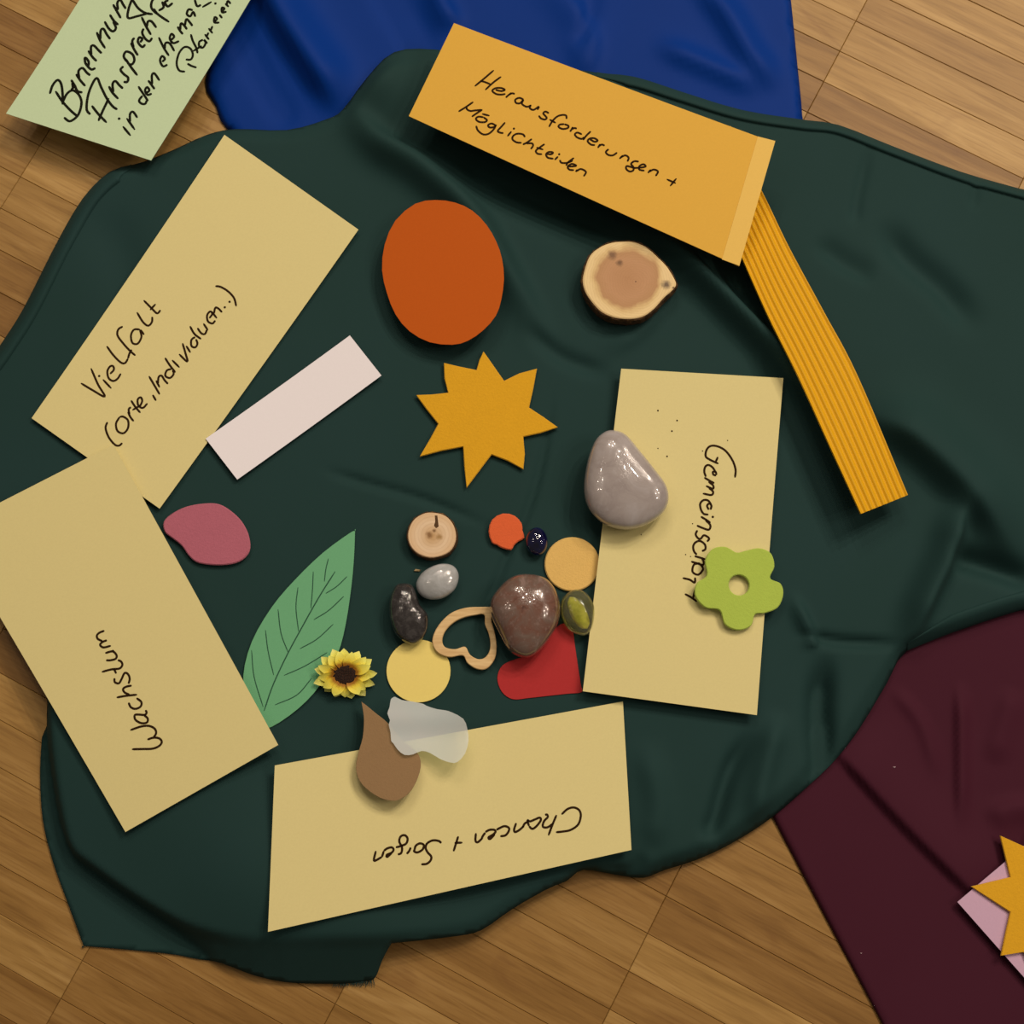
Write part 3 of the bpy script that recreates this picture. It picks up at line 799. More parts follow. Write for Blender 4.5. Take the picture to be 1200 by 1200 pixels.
write(mint, crop(0, 0, 6, [
    [(635, 805), (610, 770), (615, 690), (640, 610), (680, 548), (710, 610), (750, 690), (790, 745), (825, 770)], [(692, 850), (720, 785), (765, 690)], [(645, 742), (690, 800), (750, 862)],
    [(765, 605), (790, 650), (832, 695)], [(797, 650), (792, 590), (812, 570), (840, 600), (865, 622)], [(868, 465), (848, 490), (870, 520), (900, 545), (895, 575), (868, 575)],
    [(880, 410), (920, 470), (966, 530)], [(890, 432), (870, 395), (888, 362), (930, 380), (945, 420), (930, 450), (905, 452)], [(920, 300), (945, 350), (970, 390)], [(940, 335), (930, 290), (945, 265)],
    [(985, 298), (1000, 275), (980, 262), (970, 295), (1000, 330), (1022, 312)], [(1010, 200), (1000, 230), (1020, 270), (1050, 290), (1070, 265)], [(995, 118), (1030, 190), (1062, 245)], [(1032, 190), (1040, 152), (1065, 150), (1100, 195)],
    [(1080, 60), (1110, 100), (1190, 155)], [(1105, 100), (1065, 55), (1070, 5), (1100, -25)], [(1115, 75), (1150, 50), (1140, 10)], [(1185, 0), (1160, 15), (1180, 45), (1215, 20)]]), .0016, M_ink2)
write(mint, crop(50, 0, 5, [
    [(470, 740), (515, 795)], [(448, 695)], [(492, 692), (540, 760)], [(512, 718), (512, 668), (530, 655), (555, 690)], [(585, 560), (565, 588), (578, 606), (600, 608), (612, 585)], [(560, 505), (590, 550), (618, 592)],
    [(605, 545), (625, 530), (612, 510), (600, 530), (615, 555), (640, 548)], [(618, 470), (640, 500), (656, 522)], [(642, 495), (640, 442), (655, 430), (685, 472)],
    [(700, 362), (716, 345), (700, 328), (688, 355), (705, 388), (732, 378)], [(680, 218), (710, 280), (740, 327)], [(715, 288), (720, 252), (745, 255), (772, 300)], [(752, 235), (770, 215), (755, 198), (745, 225), (765, 252), (800, 240)],
    [(790, 155), (805, 180), (822, 200)], [(806, 178), (810, 137), (830, 150), (846, 172)], [(833, 152), (842, 112), (862, 130), (878, 152)], [(880, 60), (855, 55), (845, 82), (865, 95), (882, 70), (895, 98)], [(890, -5), (905, 35), (928, 28)]]), .0015, M_ink2)
write(mint, crop(50, 0, 5, [
    [(835, 420), (800, 412), (785, 370), (800, 310), (832, 275), (866, 285), (880, 320), (868, 348), (838, 348)], [(848, 372), (870, 385), (902, 396)], [(868, 200), (880, 240), (900, 280), (908, 312)], [(880, 300), (932, 268)],
    [(940, 232), (918, 245), (918, 272), (940, 278), (955, 250), (945, 232), (965, 255)], [(950, 200), (975, 232)], [(962, 212), (972, 190)], [(972, 165), (996, 195)], [(985, 178), (995, 152)], [(1005, 128), (1022, 110), (1008, 100), (1006, 130), (1036, 132)],
    [(1035, 85), (1052, 106)], [(1050, 70), (1065, 50), (1050, 45), (1052, 72), (1078, 68)], [(1070, 20), (1090, 40)], [(1078, 28), (1085, 5), (1102, 22)], [(935, 42), (990, 10)], [(1012, 20)]]), .0014, M_ink2)

lil = card('moderation_card', [(1122, 1057), (1387, 1356), (1530, 1236), (1267, 935)], M_lilac, 'pale lilac card on the burgundy cloth under a felt star', lift=.0015, cut=.0, k=(.0004, 0))
star2 = piece('felt_star', [(1172, 979), (1205, 994), (1228, 950), (1248, 995), (1290, 985), (1275, 1030), (1318, 1055), (1272, 1078), (1285, 1125), (1245, 1110), (1222, 1165), (1200, 1116), (1173, 1120), (1184, 1069), (1138, 1039), (1184, 1028)],
              .0018, M_star, 'mustard felt star lying on the lilac card', 'felt star', smooth=False, bevel=.0005)

# ------------------------------------------------------------------ cut-outs on the green cloth
piece('paper_oval', zoomed(400, 0, 3, [(330, 703), (260, 716), (190, 775), (152, 860), (143, 950), (160, 1030), (190, 1105), (240, 1165), (310, 1203), (390, 1212), (445, 1198), (500, 1160), (543, 1110), (562, 1055), (572, 980), (565, 910), (545, 850), (510, 790), (460, 740), (400, 712)]),
      .0004, M_oval, 'large rust orange paper oval above the felt star', 'paper oval', k=2, bevel=.0001, lift=.001, bowl=.0012)
piece('felt_star', zoomed(400, 400, 3, [(500, 35), (535, 85), (572, 138), (625, 112), (688, 95), (675, 165), (660, 232), (710, 265), (762, 302), (700, 322), (640, 335), (645, 395), (640, 450), (585, 420), (528, 398), (485, 455), (440, 515), (432, 440), (428, 370), (350, 385), (275, 405), (310, 345), (340, 290), (300, 240), (262, 188), (318, 186), (375, 180), (362, 130), (360, 75), (415, 88), (475, 100), (485, 65)]),
      .0018, M_star, 'mustard felt star with eight points lying on the green cloth', 'felt star', smooth=False, bevel=.0005, lift=.0012)
gold = piece('paper_disc', zoomed(440, 560, K4, [(216 + 161 * math.cos(a * math.pi / 12), 970 + 158 * math.sin(a * math.pi / 12)) for a in range(24)]),
             .0006, M_gold, 'shiny pale gold paper disc under the wooden heart', 'paper disc', k=2, bevel=.0001, lift=.0006)
piece('felt_disc', zoomed(440, 560, K4, [(640, 178), (700, 190), (735, 230), (738, 262), (748, 302), (718, 318), (695, 340), (680, 362), (632, 350), (608, 335), (585, 325), (568, 270), (585, 210)]),
      .002, M_disc, 'small orange felt disc with nibbled edge beside the blue glass nugget', 'felt disc', k=2, bevel=.0006)
drop = piece('felt_drop', zoomed(360, 740, 5, [(318, 414), (322, 416), (345, 432), (400, 478), (470, 535), (560, 640), (640, 705), (665, 770), (650, 850), (610, 930), (560, 975), (510, 992), (440, 980), (370, 940), (310, 880), (285, 800), (300, 710), (325, 620), (332, 520), (326, 460)]),
             .0018, M_drop, 'brown felt drop lying half on a yellow card', 'felt drop', k=3, bevel=.00015, lift=.0028)

# wooden heart outline
def wooden_heart():
    ou = zoomed(440, 560, K4, [(592, 655), (520, 648), (440, 655), (370, 685), (310, 750), (285, 820), (310, 875), (370, 900), (438, 892), (462, 930), (510, 960), (560, 957), (600, 905), (608, 840), (598, 770), (582, 710)])
    inn = zoomed(440, 560, K4, [(546, 687), (500, 689), (440, 702), (390, 728), (350, 770), (335, 815), (350, 850), (400, 860), (450, 848), (475, 888), (515, 910), (550, 902), (572, 870), (577, 830), (568, 780), (550, 735)])
    sh = Sheet(ou, .0028, 0, .8)
    o_ = np.array([sh.at(*q)[:2] for q in catmull(ou, 5, True)]); i_ = np.array([sh.at(*q)[:2] for q in catmull(inn, 5, True)])
    m = NT('plywood'); v = m.obj()
    m.l(m.ramp(m.noise(m.mapping(v, (60, 500, 60), rot=(0, 0, .5)), 1, 3), [(.3, alb(196, 150, 92)), (.7, alb(222, 180, 120))]), m.b.inputs['Base Color']); m.b.inputs['Roughness'].default_value = .6
    c = o_.mean(0); ob = ring_slab('wooden_heart', sh, o_, i_, m.m, base=(c[0], c[1], sh.plane(*c) - .0028))
    tag(ob, 'open wooden heart outline beside the speckled brown pebble', 'wooden heart')
    sh.poly = o_
    SUP.append((lambda x, y: inside(o_, x, y) & ~inside(i_, x, y), sh.plane))
wooden_heart()

# lime foam flower with a hole
def lime_flower():
    pts = zoomed(800, 400, 3, [(150, 722), (190, 742), (225, 735), (270, 727), (310, 745), (323, 790), (308, 832), (345, 852), (354, 890), (335, 935), (290, 955), (255, 960), (240, 1000), (195, 1015), (150, 995), (130, 945), (80, 935), (45, 895), (50, 850), (85, 822), (80, 770), (105, 730)])
    sh = Sheet(pts, .0022, .0006, .9)
    o_ = np.array([sh.at(*q)[:2] for q in catmull(pts, 6, True)])
    c = sh.at(866, 685.6)[:2]; N = len(o_)
    ang = np.arctan2(o_[:, 1] - c[1], o_[:, 0] - c[0])
    i_ = np.c_[c[0] + .0059 * np.cos(ang), c[1] + .0059 * np.sin(ang)]
    ob = ring_slab('foam_flower', sh, o_, i_, M_lime, .0005, base=(c[0], c[1], sh.plane(*c) - .0022))
    tag(ob, 'lime green five-petal foam flower with a hole, over the card edge', 'foam flower')
lime_flower()

# ------------------------------------------------------------------ pebbles and glass
def stone_mat(name, cols, scale, rough, spec=.5, bumps=.2, dist=.8, coat=.5):
    m = NT(name); v = m.obj()
    f = m.noise(v, scale, 6, .6, dist); g = m.noise(v, scale * 5, 4, .6)
    n = len(cols)
    c = m.ramp(f, [(.25 + .5 * i / (n - 1), alb(*k)) for i, k in enumerate(cols)])
    c = m.mix(m.ramp(g, [(.55, (0, 0, 0, 1)), (.75, (.45, .45, .45, 1))]), c, alb(*cols[-1]))
    m.l(c, m.b.inputs['Base Color'])
    m.b.inputs['Roughness'].default_value = rough * .8; m.b.inputs['Specular IOR Level'].default_value = spec * .9
    m.b.inputs['Coat Weight'].default_value = 1.0; m.b.inputs['Coat Roughness'].default_value = .02
    m.bump(f, bumps, .002)
    return m

def pebble(name, px, h, mat, label, cat='pebble', eq=.46, flat=2.3, lump=.03, seed=0, rings=14):
    z0 = 0.0; q = catmull(px, 5, True)
    for _ in range(3):
        o_ = np.array([P(a, b, z0 + eq * h)[:2] for a, b in q]); c = o_.mean(0)
        core = c + (o_ - c) * .55
        x, y = poly_samples(core, 10); z0 = float(np.percentile(top(x, y), 85))
    N = len(o_); V = []; F = []; rnd = np.random.RandomState(seed); ph = rnd.rand(6) * 6.28
    levels = np.linspace(-math.pi / 2, math.pi / 2, rings + 1)[1:-1]
    for a in levels:
        k = abs(math.cos(a)) ** (2 / flat); s_ = math.copysign(abs(math.sin(a)) ** (2 / flat), a)
        z = eq * h + s_ * (eq * h if s_ < 0 else (1 - eq) * h)
        for i in range(N):
            t = 2 * math.pi * i / N
            j = 1 + lump * (math.sin(2 * t + ph[0] + 2 * a) + .6 * math.sin(3 * t + ph[1] - 3 * a)) * math.sin(a) ** 2 * math.cos(a)
            d = (o_[i] - c) * k * j
            V.append((d[0], d[1], z * (1 + lump * .5 * math.sin(t + ph[2]) * math.cos(a))))
    L = len(levels)
    for r in range(L - 1):
        for i in range(N):
            j = (i + 1) % N
            F.append((r * N + i, r * N + j, (r + 1) * N + j, (r + 1) * N + i))
    V.append((0, 0, 0)); V.append((0, 0, h))
    for i in range(N):
        j = (i + 1) % N
        F.append((j, i, L * N)); F.append(((L - 1) * N + i, (L - 1) * N + j, L * N + 1))
    me = bpy.data.meshes.new(name); me.from_pydata(V, [], F)
    bm = bmesh.new(); bm.from_mesh(me); bmesh.ops.recalc_face_normals(bm, faces=bm.faces); bm.to_mesh(me); bm.free()
    o = link(name, me, mat, None, True); o.location = (c[0], c[1], z0 + .0001)
    sd = o.modifiers.new('smooth', 'SUBSURF'); sd.levels = 1; sd.render_levels = 1
    tag(o, label, cat)
    return o

pebble('pebble', zoomed(660, 420, K4, [(240, 360), (310, 380), (380, 460), (460, 560), (522, 650), (526, 735), (480, 800), (390, 850), (290, 860), (200, 830), (130, 760), (103, 670), (115, 540), (150, 430), (190, 380)]),
       .020, stone_mat('grey_quartz', [(140, 122, 112), (158, 140, 128), (172, 156, 146)], 60, .22, bumps=.12).m, 'large smooth grey pebble lying on the edge of a yellow card', seed=1, lump=.05, flat=2.6)
pebble('pebble', zoomed(440, 560, K4, [(770, 482), (850, 500), (905, 560), (930, 650), (915, 740), (860, 830), (800, 890), (740, 905), (670, 870), (620, 780), (580, 690), (580, 610), (640, 530), (700, 490)]),
       .022, stone_mat('speckled_jasper', [(66, 42, 32), (108, 70, 54), (108, 84, 70), (150, 118, 104)], 75, .22, bumps=.15).m, 'large speckled reddish brown pebble on the red heart', seed=2, lump=.05, flat=2.3)
pebble('pebble', zoomed(440, 560, K4, [(120, 530), (180, 535), (205, 580), (225, 640), (265, 690), (258, 770), (225, 820), (180, 838), (110, 800), (75, 720), (70, 630), (90, 560)]),
       .014, stone_mat('dark_stone', [(34, 28, 26), (50, 44, 40), (78, 70, 64)], 260, .2, bumps=.12).m, 'dark grey speckled pebble touching the gold disc', seed=3, lump=.10, flat=2.2)
pebble('pebble', zoomed(440, 560, K4, [(320, 432), (390, 440), (420, 490), (400, 560), (340, 605), (270, 612), (220, 585), (203, 530), (240, 470)]),
       .012, stone_mat('white_quartz', [(146, 138, 128), (166, 158, 148), (186, 178, 170)], 90, .25, bumps=.15).m, 'small pale grey oval pebble under the small wood slice', seed=4, lump=.03, flat=2.1)

m = NT('blue_glass'); m.l(m.ramp(m.noise(m.obj(), 150, 3), [(.3, alb(8, 8, 28)), (.7, alb(16, 16, 66))]), m.b.inputs['Base Color'])
m.b.inputs['Roughness'].default_value = .04; m.b.inputs['Transmission Weight'].default_value = .2; m.b.inputs['Coat Weight'].default_value = 1.0; m.b.inputs['IOR'].default_value = 1.5
pebble('glass_nugget', zoomed(440, 560, K4, [(810 + 56 * math.cos(a * .5236), 320 + 72 * math.sin(a * .5236)) for a in range(12)]), .009, m.m, 'dark blue glass nugget next to the small orange disc', 'glass nugget', flat=2.0, lump=.04, seed=6)
m = NT('olive_glass'); m.l(m.ramp(m.noise(m.obj(), 120, 3), [(.3, (.60, .62, .22, 1)), (.7, (.86, .86, .60, 1))]), m.b.inputs['Base Color'])
m.b.inputs['Roughness'].default_value = .03; m.b.inputs['Transmission Weight'].default_value = .9; m.b.inputs['IOR'].default_value = 1.45
olive = pebble('glass_nugget', zoomed(440, 560, K4, [(1000, 560), (1060, 578), (1098, 640), (1095, 730), (1068, 785), (1020, 790), (960, 752), (928, 680), (938, 605)]), .012, m.m, 'olive green glass nugget with a yellow swirl by the card edge', 'glass nugget', flat=2.0, lump=.03, seed=7)
V = []; F = []
for i in range(13):
    t = i / 12 * 2 - 1; w = .0046 * math.sqrt(max(0, 1 - t * t)) + .0002
    for j in range(8):
        a = j * math.pi / 4 + t * .6
        V.append((t * .0062 * .72 + w * math.cos(a) * .7, -t * .0085 + w * math.cos(a) * .5, .0060 + w * .55 * math.sin(a)))
for i in range(12):
    for j in range(8):
        F.append((i * 8 + j, i * 8 + (j + 1) % 8, (i + 1) * 8 + (j + 1) % 8, (i + 1) * 8 + j))
F += [tuple(range(7, -1, -1)), tuple(range(96, 104))]
me = bpy.data.meshes.new('yellow_swirl'); me.from_pydata(V, [], F)
m = NT('yellow_swirl'); m.l(m.ramp(m.noise(m.obj(), 300), [(.3, alb(196, 184, 14)), (.7, alb(240, 230, 60))]), m.b.inputs['Base Color'])
link('yellow_swirl', me, m.m, olive, True)

# ------------------------------------------------------------------ wood slices
def slice_mat(name, R, heart, pith, ringscale, knots, stops):
    m = NT(name); v = m.obj()
    def dist(p, sx=1, sy=1, noise=0.0, ns=120):
        q = m.mapping(v, (sx, sy, 0), loc=(-p[0] * sx, -p[1] * sy, 0))
        L = m.n('ShaderNodeVectorMath', operation='LENGTH'); m.l(q, L.inputs[0]); d = L.outputs['Value']
        if noise: d = m.math('ADD', d, m.math('MULTIPLY', m.math('SUBTRACT', m.noise(v, ns, 3), .5), noise))
        return d
    d = dist(heart, noise=R * .35, ns=90)
    c = m.ramp(m.math('DIVIDE', d, R), stops)
    pd = dist(pith, noise=R * .12)
    w = m.math('SINE', m.math('MULTIPLY', pd, ringscale))
    c = m.mix(m.ramp(w, [(.35, (0, 0, 0, 1)), (1, (.14, .14, .14, 1))]), c, alb(150, 104, 66))
    for kp, kr, col in knots:
        kd = m.math('DIVIDE', dist(kp, noise=kr * .9, ns=400), kr)
        c = m.mix(m.ramp(kd, [(.25, (.9, .9, .9, 1)), (1, (0, 0, 0, 1))]), c, alb(*col))
    m.l(c, m.b.inputs['Base Color']); m.b.inputs['Roughness'].default_value = .6
    m.b.inputs['Specular IOR Level'].default_value = .3
    m.bump(m.noise(v, 500, 3), .2, .0004)
    return m.m
mb = NT('bark'); vb = mb.obj()
mb.l(mb.ramp(mb.noise(vb, 260, 5, .7), [(.3, alb(48, 28, 12)), (.55, alb(88, 56, 24)), (.75, alb(128, 92, 48))]), mb.b.inputs['Base Color'])
mb.b.inputs['Roughness'].default_value = .9; mb.bump(mb.noise(vb, 300, 5, .7), .9, .002)

def wood_slice(px, h, label, matf, bark_w=.0012):
    z0 = .01; q = catmull(px, 4, True)
    for _ in range(3):
        o_ = np.array([P(a, b, z0 + h)[:2] for a, b in q]); x, y = poly_samples(o_, 14); t = top(x, y); z0 = float(np.percentile(t, 92))
    c = o_.mean(0); N = len(o_)
    e = empty('wood_slice', (c[0], c[1], z0)); tag(e, label, 'wood slice')
    d = o_ - c
    V = [(x, y, h) for x, y in d * .97] + [(x, y, h - .0004) for x, y in d] + [(x, y, .0008) for x, y in d]
    F = [tuple(range(N))] + [(N + i, N + (i + 1) % N, (i + 1) % N, i) for i in range(N)] + [(2 * N + i, 2 * N + (i + 1) % N, N + (i + 1) % N, N + i) for i in range(N)] + [tuple(range(3 * N - 1, 2 * N - 1, -1))]
    me = bpy.data.meshes.new('cut_face'); me.from_pydata(V, [], F)
    bm = bmesh.new(); bm.from_mesh(me); bmesh.ops.triangulate(bm, faces=[f for f in bm.faces if len(f.verts) > 4]); bm.to_mesh(me); bm.free()
    def P2(a, b):
        p = P(a, b, z0 + h); return (p[0] - c[0], p[1] - c[1])
    link('cut_face', me, matf(P2), e)
    u = d / np.linalg.norm(d, axis=1)[:, None]; rnd = random.Random(len(px)); V = []; F = []; K = 7
    for i in range(N):
        for k, (rr, zz) in enumerate(((-.0003, h - .0005), (.35, h - .0001), (.8, h - .0008), (1.0, h * .6), (1.05, h * .3), (.8, .0004), (-.0003, .0006))):
            r = rr * bark_w * (rnd.uniform(.65, 1.3) if rr > .1 else 1)
            V.append((d[i, 0] + u[i, 0] * r, d[i, 1] + u[i, 1] * r, zz))
    for i in range(N):
        for k in range(K - 1):
            j = (i + 1) % N; F.append((i * K + k, i * K + k + 1, j * K + k + 1, j * K + k))
    me = bpy.data.meshes.new('bark'); me.from_pydata(V, [], F)
    bm = bmesh.new(); bm.from_mesh(me); bmesh.ops.recalc_face_normals(bm, faces=bm.faces); bm.to_mesh(me); bm.free()
    b = link('bark', me, mb.m, e); b['label'] = 'rough dark brown bark rim'
    return e
wood_slice(zoomed(660, 260, 7.5, [(560, 172), (640, 182), (730, 222), (810, 290), (900, 380), (960, 470), (992, 545), (960, 598), (880, 670), (800, 760), (720, 820), (640, 846), (540, 850), (440, 835), (340, 790), (260, 710), (200, 620), (174, 530), (187, 430), (235, 300), (320, 225), (430, 182)]),
    .010, 'large slice of a branch with brown heartwood and cream sapwood', lambda f: slice_mat('slice_wood', .0222, f(735, 326), f(745, 330), 4200, [
        (f(717.5, 299), .0036, (120, 84, 56)), (f(726, 308), .0026, (110, 76, 48)), (f(780.5, 333.5), .0036, (88, 66, 52)), (f(745, 330), .0006, (60, 30, 20)), (f(789, 337), .0009, (60, 36, 20))],
        [(0, alb(176, 124, 80)), (.55, alb(184, 132, 88)), (.78, alb(178, 128, 82)), (.9, alb(212, 172, 112)), (1, alb(226, 188, 128))]))
wood_slice(zoomed(440, 560, K4, [(285, 174), (350, 190), (393, 240), (404, 310), (370, 372), (290, 400), (220, 384), (175, 340), (163, 280), (187, 217), (235, 182)]),
    .007, 'small round wood slice with a cracked brown centre above the pale pebble', lambda f: slice_mat('small_slice_wood', .012, f(507, 628), f(508, 627), 3000, [
        (f(503, 627), .0026, (128, 86, 46)), (f(515, 629), .0024, (158, 116, 66)), (f(509, 622), .0014, (110, 70, 34))],
        [(0, alb(186, 140, 88)), (.35, alb(206, 164, 118)), (.7, alb(222, 184, 142)), (1, alb(214, 172, 126))]), .0009)

for o_ in [q for q in bpy.data.objects if q.name.startswith('wood_slice') and 'cracked' in q['label']]:
    z_ = o_.location.z + .0072
    pp = [P(a, b, z_) for a, b in ((509.5, 604), (512.5, 604), (513.5, 612), (514, 617), (511, 619), (508.5, 616), (510, 611))]
    me = bpy.data.meshes.new('crack'); me.from_pydata([(q[0] - o_.location.x, q[1] - o_.location.y, .00705) for q in pp], [], [tuple(range(6, -1, -1))])
    mk = NT('crack_dark'); mk.l(mk.ramp(mk.noise(mk.obj(), 900), [(0, alb(56, 32, 12)), (1, alb(96, 62, 26))]), mk.b.inputs['Base Color']); mk.b.inputs['Roughness'].default_value = .9
    link('crack', me, mk.m, o_)

# ------------------------------------------------------------------ sunflower
def sunflower():
    c = hit(406, 791); e = empty('sunflower', c); tag(e, 'small artificial sunflower with yellow petals and dark centre', 'flower')
    e.rotation_euler = (math.radians(17), math.radians(3), 0); e.scale = (1.02, .86, 1)
    e.location.z += .0065
    m = NT('sunflower_petal'); v = m.obj()
    L = m.n('ShaderNodeVectorMath', operation='LENGTH'); m.l(v, L.inputs[0])
    f = m.noise(m.mapping(v, (300, 300, 300)), 1, 3)
    col = m.ramp(m.math('ADD', m.math('DIVIDE', L.outputs['Value'], .018), m.math('MULTIPLY', m.math('SUBTRACT', f, .5), .3)), [(.40, alb(160, 100, 22)), (.56, alb(246, 200, 58)), (.8, alb(252, 222, 96)), (1, alb(254, 230, 120))])
    m.l(col, m.b.inputs['Base Color']); m.b.inputs['Roughness'].default_value = .6; m.b.inputs['Specular IOR Level'].default_value = .3
    rnd = random.Random(9)
    def petal_mesh(Lp, Wd, r0, rise, curl):
        V = []; F = []; n = 6
        for i in range(n + 1):
            t = i / n; w = Wd * math.sin(math.pi * min(.97, .18 + .80 * t)) ** .8 * (1 if t < .98 else .2)
            x = r0 + Lp * t; z = rise * t - curl * t * t
            V += [(x, -w, z + w * .25), (x, 0, z), (x, w, z + w * .25)]
        V = [(a, b, cc) for a, b, cc in V] + [(a, b, cc - .0003) for a, b, cc in V]; K = 3 * (n + 1)
        for i in range(n):
            for j in (0, 1):
                a = i * 3 + j; q = (a, a + 3, a + 4, a + 1); F.append(q); F.append(tuple(K + v for v in q[::-1]))
        me = bpy.data.meshes.new('petal'); me.from_pydata(V, [], F); me.materials.append(m.m)
        me.polygons.foreach_set('use_smooth', [True] * len(F)); return me
    for cnt, Lp, Wd, rise, curl, z, off in ((13, .0128, .0039, .0012, .0030, .0, .1), (13, .0105, .0034, .0038, .0035, .0012, .34)):
        for k in range(cnt):
            me = petal_mesh(Lp * rnd.uniform(.92, 1.08), Wd, .0050, rise * rnd.uniform(.6, 1.3), curl * rnd.uniform(.5, 1.2))
            o = link('petal', me, None, e); o.rotation_euler = (rnd.uniform(-.2, .2), 0, off + k * 2 * math.pi / cnt + rnd.uniform(-.08, .08)); o.location = (0, 0, z)
    V = []; F = []; n = 24; R = 7
    for r in range(R):
        a = r / (R - 1) * math.pi / 2
        for i in range(n):
            t = 2 * math.pi * i / n; q = .0080 * math.cos(a) + .0001
            V.append((q * math.cos(t), q * math.sin(t), .0002 + .0026 * math.sin(a) - .0012 * math.exp(-(q / .003) ** 2)))
    for r in range(R - 1):
        for i in range(n): F.append((r * n + i, r * n + (i + 1) % n, (r + 1) * n + (i + 1) % n, (r + 1) * n + i))
    F.append(tuple((R - 1) * n + i for i in range(n)))
    me = bpy.data.meshes.new('flower_centre'); me.from_pydata(V, [], F)
    mc = NT('seed_head'); g = mc.noise(mc.obj(), 1400, 3)
    mc.l(mc.ramp(g, [(.35, alb(26, 12, 6)), (.7, alb(66, 34, 16))]), mc.b.inputs['Base Color']); mc.b.inputs['Roughness'].default_value = .9; mc.bump(g, 1, .0015)
    link('flower_centre', me, mc.m, e, True)
    # short calyx that carries the flower on the cloth
    V = []; F = []
    for r, (q, z) in enumerate(((.0058, .0004), (.005, -.0022), (.003, -.0042))):
        for i in range(12): V.append((q * math.cos(i * .5236), q * math.sin(i * .5236), z))
    for r in range(2):
        for i in range(12): F.append((r * 12 + i, r * 12 + (i + 1) % 12, (r + 1) * 12 + (i + 1) % 12, (r + 1) * 12 + i))
    F.append(tuple(24 + i for i in range(12)))
    me = bpy.data.meshes.new('calyx'); me.from_pydata(V, [], F)
    mg = NT('calyx_green'); mg.l(mg.ramp(mg.noise(mg.obj(), 300), [(0, alb(60, 80, 30)), (1, alb(80, 104, 44))]), mg.b.inputs['Base Color'])
    link('calyx', me, mg.m, e)
sunflower()

# ------------------------------------------------------------------ torn translucent paper, chip
def vellum():
    px = zoomed(360, 740, 5, [(490, 398), (502, 388), (515, 383), (555, 402), (600, 408), (640, 415), (680, 424), (700, 436), (760, 455), (810, 462), (850, 475), (915, 512), (938, 570), (945, 640), (925, 715), (880, 765), (840, 768), (780, 748), (720, 712), (670, 700), (620, 720), (570, 723), (530, 692), (505, 655), (492, 640), (488, 590), (478, 545), (485, 520), (470, 480), (482, 445)])
    sh = Sheet(px, .0003, .0012, .7)
    c = sh.poly.mean(0); pl = sh.plane
    sh.zt = lambda x, y: pl(x, y) + .0035 * np.clip((x - c[0]) / .022, -1, 1.2) ** 2 * (.35 + .65 * (x > c[0])) + .0012 * math.sin((y - c[1]) * 220)
    o_ = np.array([sh.at(*q)[:2] for q in catmull(px, 2, True)])
    m = NT('vellum'); v = m.obj(); out = m.t.nodes['Material Output']
    f = m.noise(v, 60, 3)
    col = m.mix(f, alb(218, 220, 206), alb(232, 230, 218))
    m.l(col, m.b.inputs['Base Color']); m.b.inputs['Roughness'].default_value = .5
    tr = m.n('ShaderNodeBsdfTransparent'); tl = m.n('ShaderNodeBsdfTranslucent'); m.l(col, tl.inputs[0])
    tr.inputs[0].default_value = (.86, .97, .92, 1)
    a = m.n('ShaderNodeMixShader'); a.inputs[0].default_value = .15; m.l(m.b.outputs[0], a.inputs[1]); m.l(tl.outputs[0], a.inputs[2])
    b = m.n('ShaderNodeMixShader'); b.inputs[0].default_value = .36; m.l(a.outputs[0], b.inputs[1]); m.l(tr.outputs[0], b.inputs[2])
    m.l(b.outputs[0], out.inputs[0])
    base = np.array([c[0], c[1], float(sh.zt(c[0], c[1]))])
    o_c = o_
    # dense surface so that the sheet can curl
    lo, hi = o_c.min(0), o_c.max(0); st = .0016
    gx, gy = np.meshgrid(np.arange(lo[0], hi[0], st), np.arange(lo[1], hi[1], st)); gx = gx.ravel(); gy = gy.ravel()
    k = inside(o_c, gx, gy); gx, gy = gx[k], gy[k]; d, _, _ = seg_dist(o_c, gx, gy); k = d > .0006; gx, gy = gx[k], gy[k]
    vv = [Vector(map(float, q)) for q in o_c] + [Vector((float(a_), float(b_))) for a_, b_ in zip(gx, gy)]
    r = geometry.delaunay_2d_cdt(vv, [], [list(range(len(o_c)))], 1, 1e-7)
    me = bpy.data.meshes.new('torn_paper'); me.from_pydata([(q.x - base[0], q.y - base[1], float(sh.zt(q.x, q.y)) - base[2]) for q in r[0]], [], [tuple(f_) for f_ in r[2]])
    o = link('torn_paper', me, m.m, None, True); o.location = base
    tag(o, 'milky translucent scrap of paper lying over the brown felt drop', 'paper scrap')
vellum()

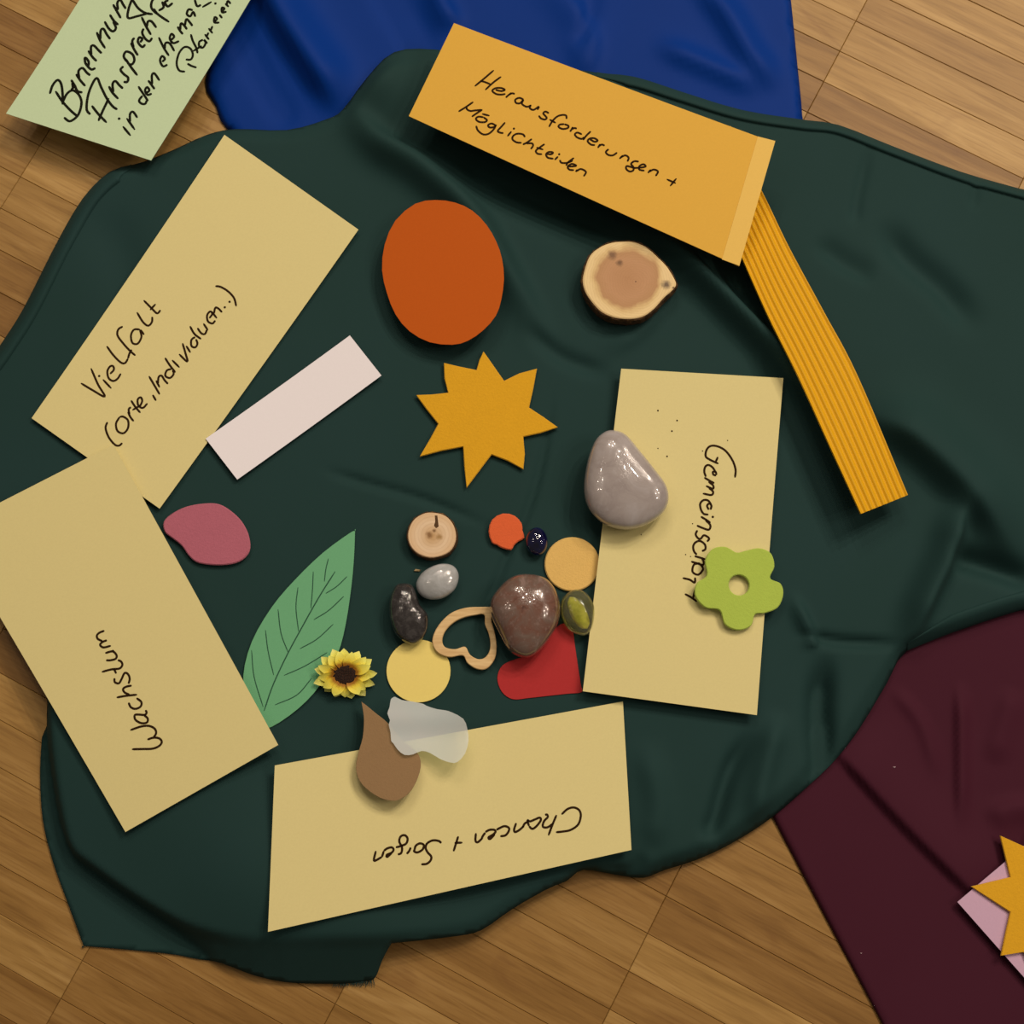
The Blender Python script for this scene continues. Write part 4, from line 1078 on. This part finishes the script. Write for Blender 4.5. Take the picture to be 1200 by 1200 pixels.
p = hit(489, 668.5)
V = [(-.0022, -.0006, 0), (.0014, -.0008, 0), (.0022, .0003, 0), (-.0012, .0009, 0), (-.0018, -.0004, .0011), (.0011, -.0006, .0009), (.0018, .0002, .0012), (-.001, .0007, .001)]
me = bpy.data.meshes.new('wood_chip'); me.from_pydata(V, [], [(0, 3, 2, 1), (4, 5, 6, 7), (0, 1, 5, 4), (1, 2, 6, 5), (2, 3, 7, 6), (3, 0, 4, 7)])
m = NT('chip_wood'); m.l(m.ramp(m.noise(m.obj(), 800), [(0, alb(120, 90, 50)), (1, alb(170, 140, 90))]), m.b.inputs['Base Color'])
o = link('wood_chip', me, m.m); o.location = p; tag(o, 'tiny wood chip lying beside the pale oval pebble', 'wood chip')
# lint on the burgundy cloth
ml = NT('lint'); ml.l(ml.ramp(ml.noise(ml.obj(), 900), [(0, alb(150, 110, 110)), (1, alb(190, 160, 155))]), ml.b.inputs['Base Color'])
for q, s_, lab in (((1048, 899), 1.0, 'tiny pale lint fleck on the burgundy cloth below the long fold'), ((1009, 1117), .7, 'tiny pale lint fleck on the flat part of the burgundy cloth')):
    V = []; F = []
    for i in range(8):
        a = i * math.pi / 4; r = .0008 * s_ * (1 + .4 * math.sin(3 * a)); V.append((r * math.cos(a), r * .6 * math.sin(a), .0001)); 
    for i in range(8):
        a = i * math.pi / 4; V.append((.0004 * s_ * math.cos(a), .00025 * s_ * math.sin(a), .0006))
    F = [(i, (i + 1) % 8, 8 + (i + 1) % 8, 8 + i) for i in range(8)] + [tuple(range(8, 16)), tuple(range(7, -1, -1))]
    me = bpy.data.meshes.new('lint_fleck'); me.from_pydata(V, [], F)
    o = link('lint_fleck', me, ml.m); o.location = hit(*q); tag(o, lab, 'lint')

# sets of look-alikes
for o in COL.objects:
    if o.parent or 'label' not in o: continue
    n, lab = o.name.split('.')[0], o['label']
    if n == 'moderation_card' and lab.startswith('pale yellow'): o['group'] = 'pale yellow written cards'
    g = {'pebble': 'polished pebbles', 'glass_nugget': 'glass nuggets', 'wood_slice': 'wood slices', 'felt_star': 'mustard felt stars', 'felt_disc': 'felt discs', 'lint_fleck': 'lint flecks'}.get(n)
    if g: o['group'] = g
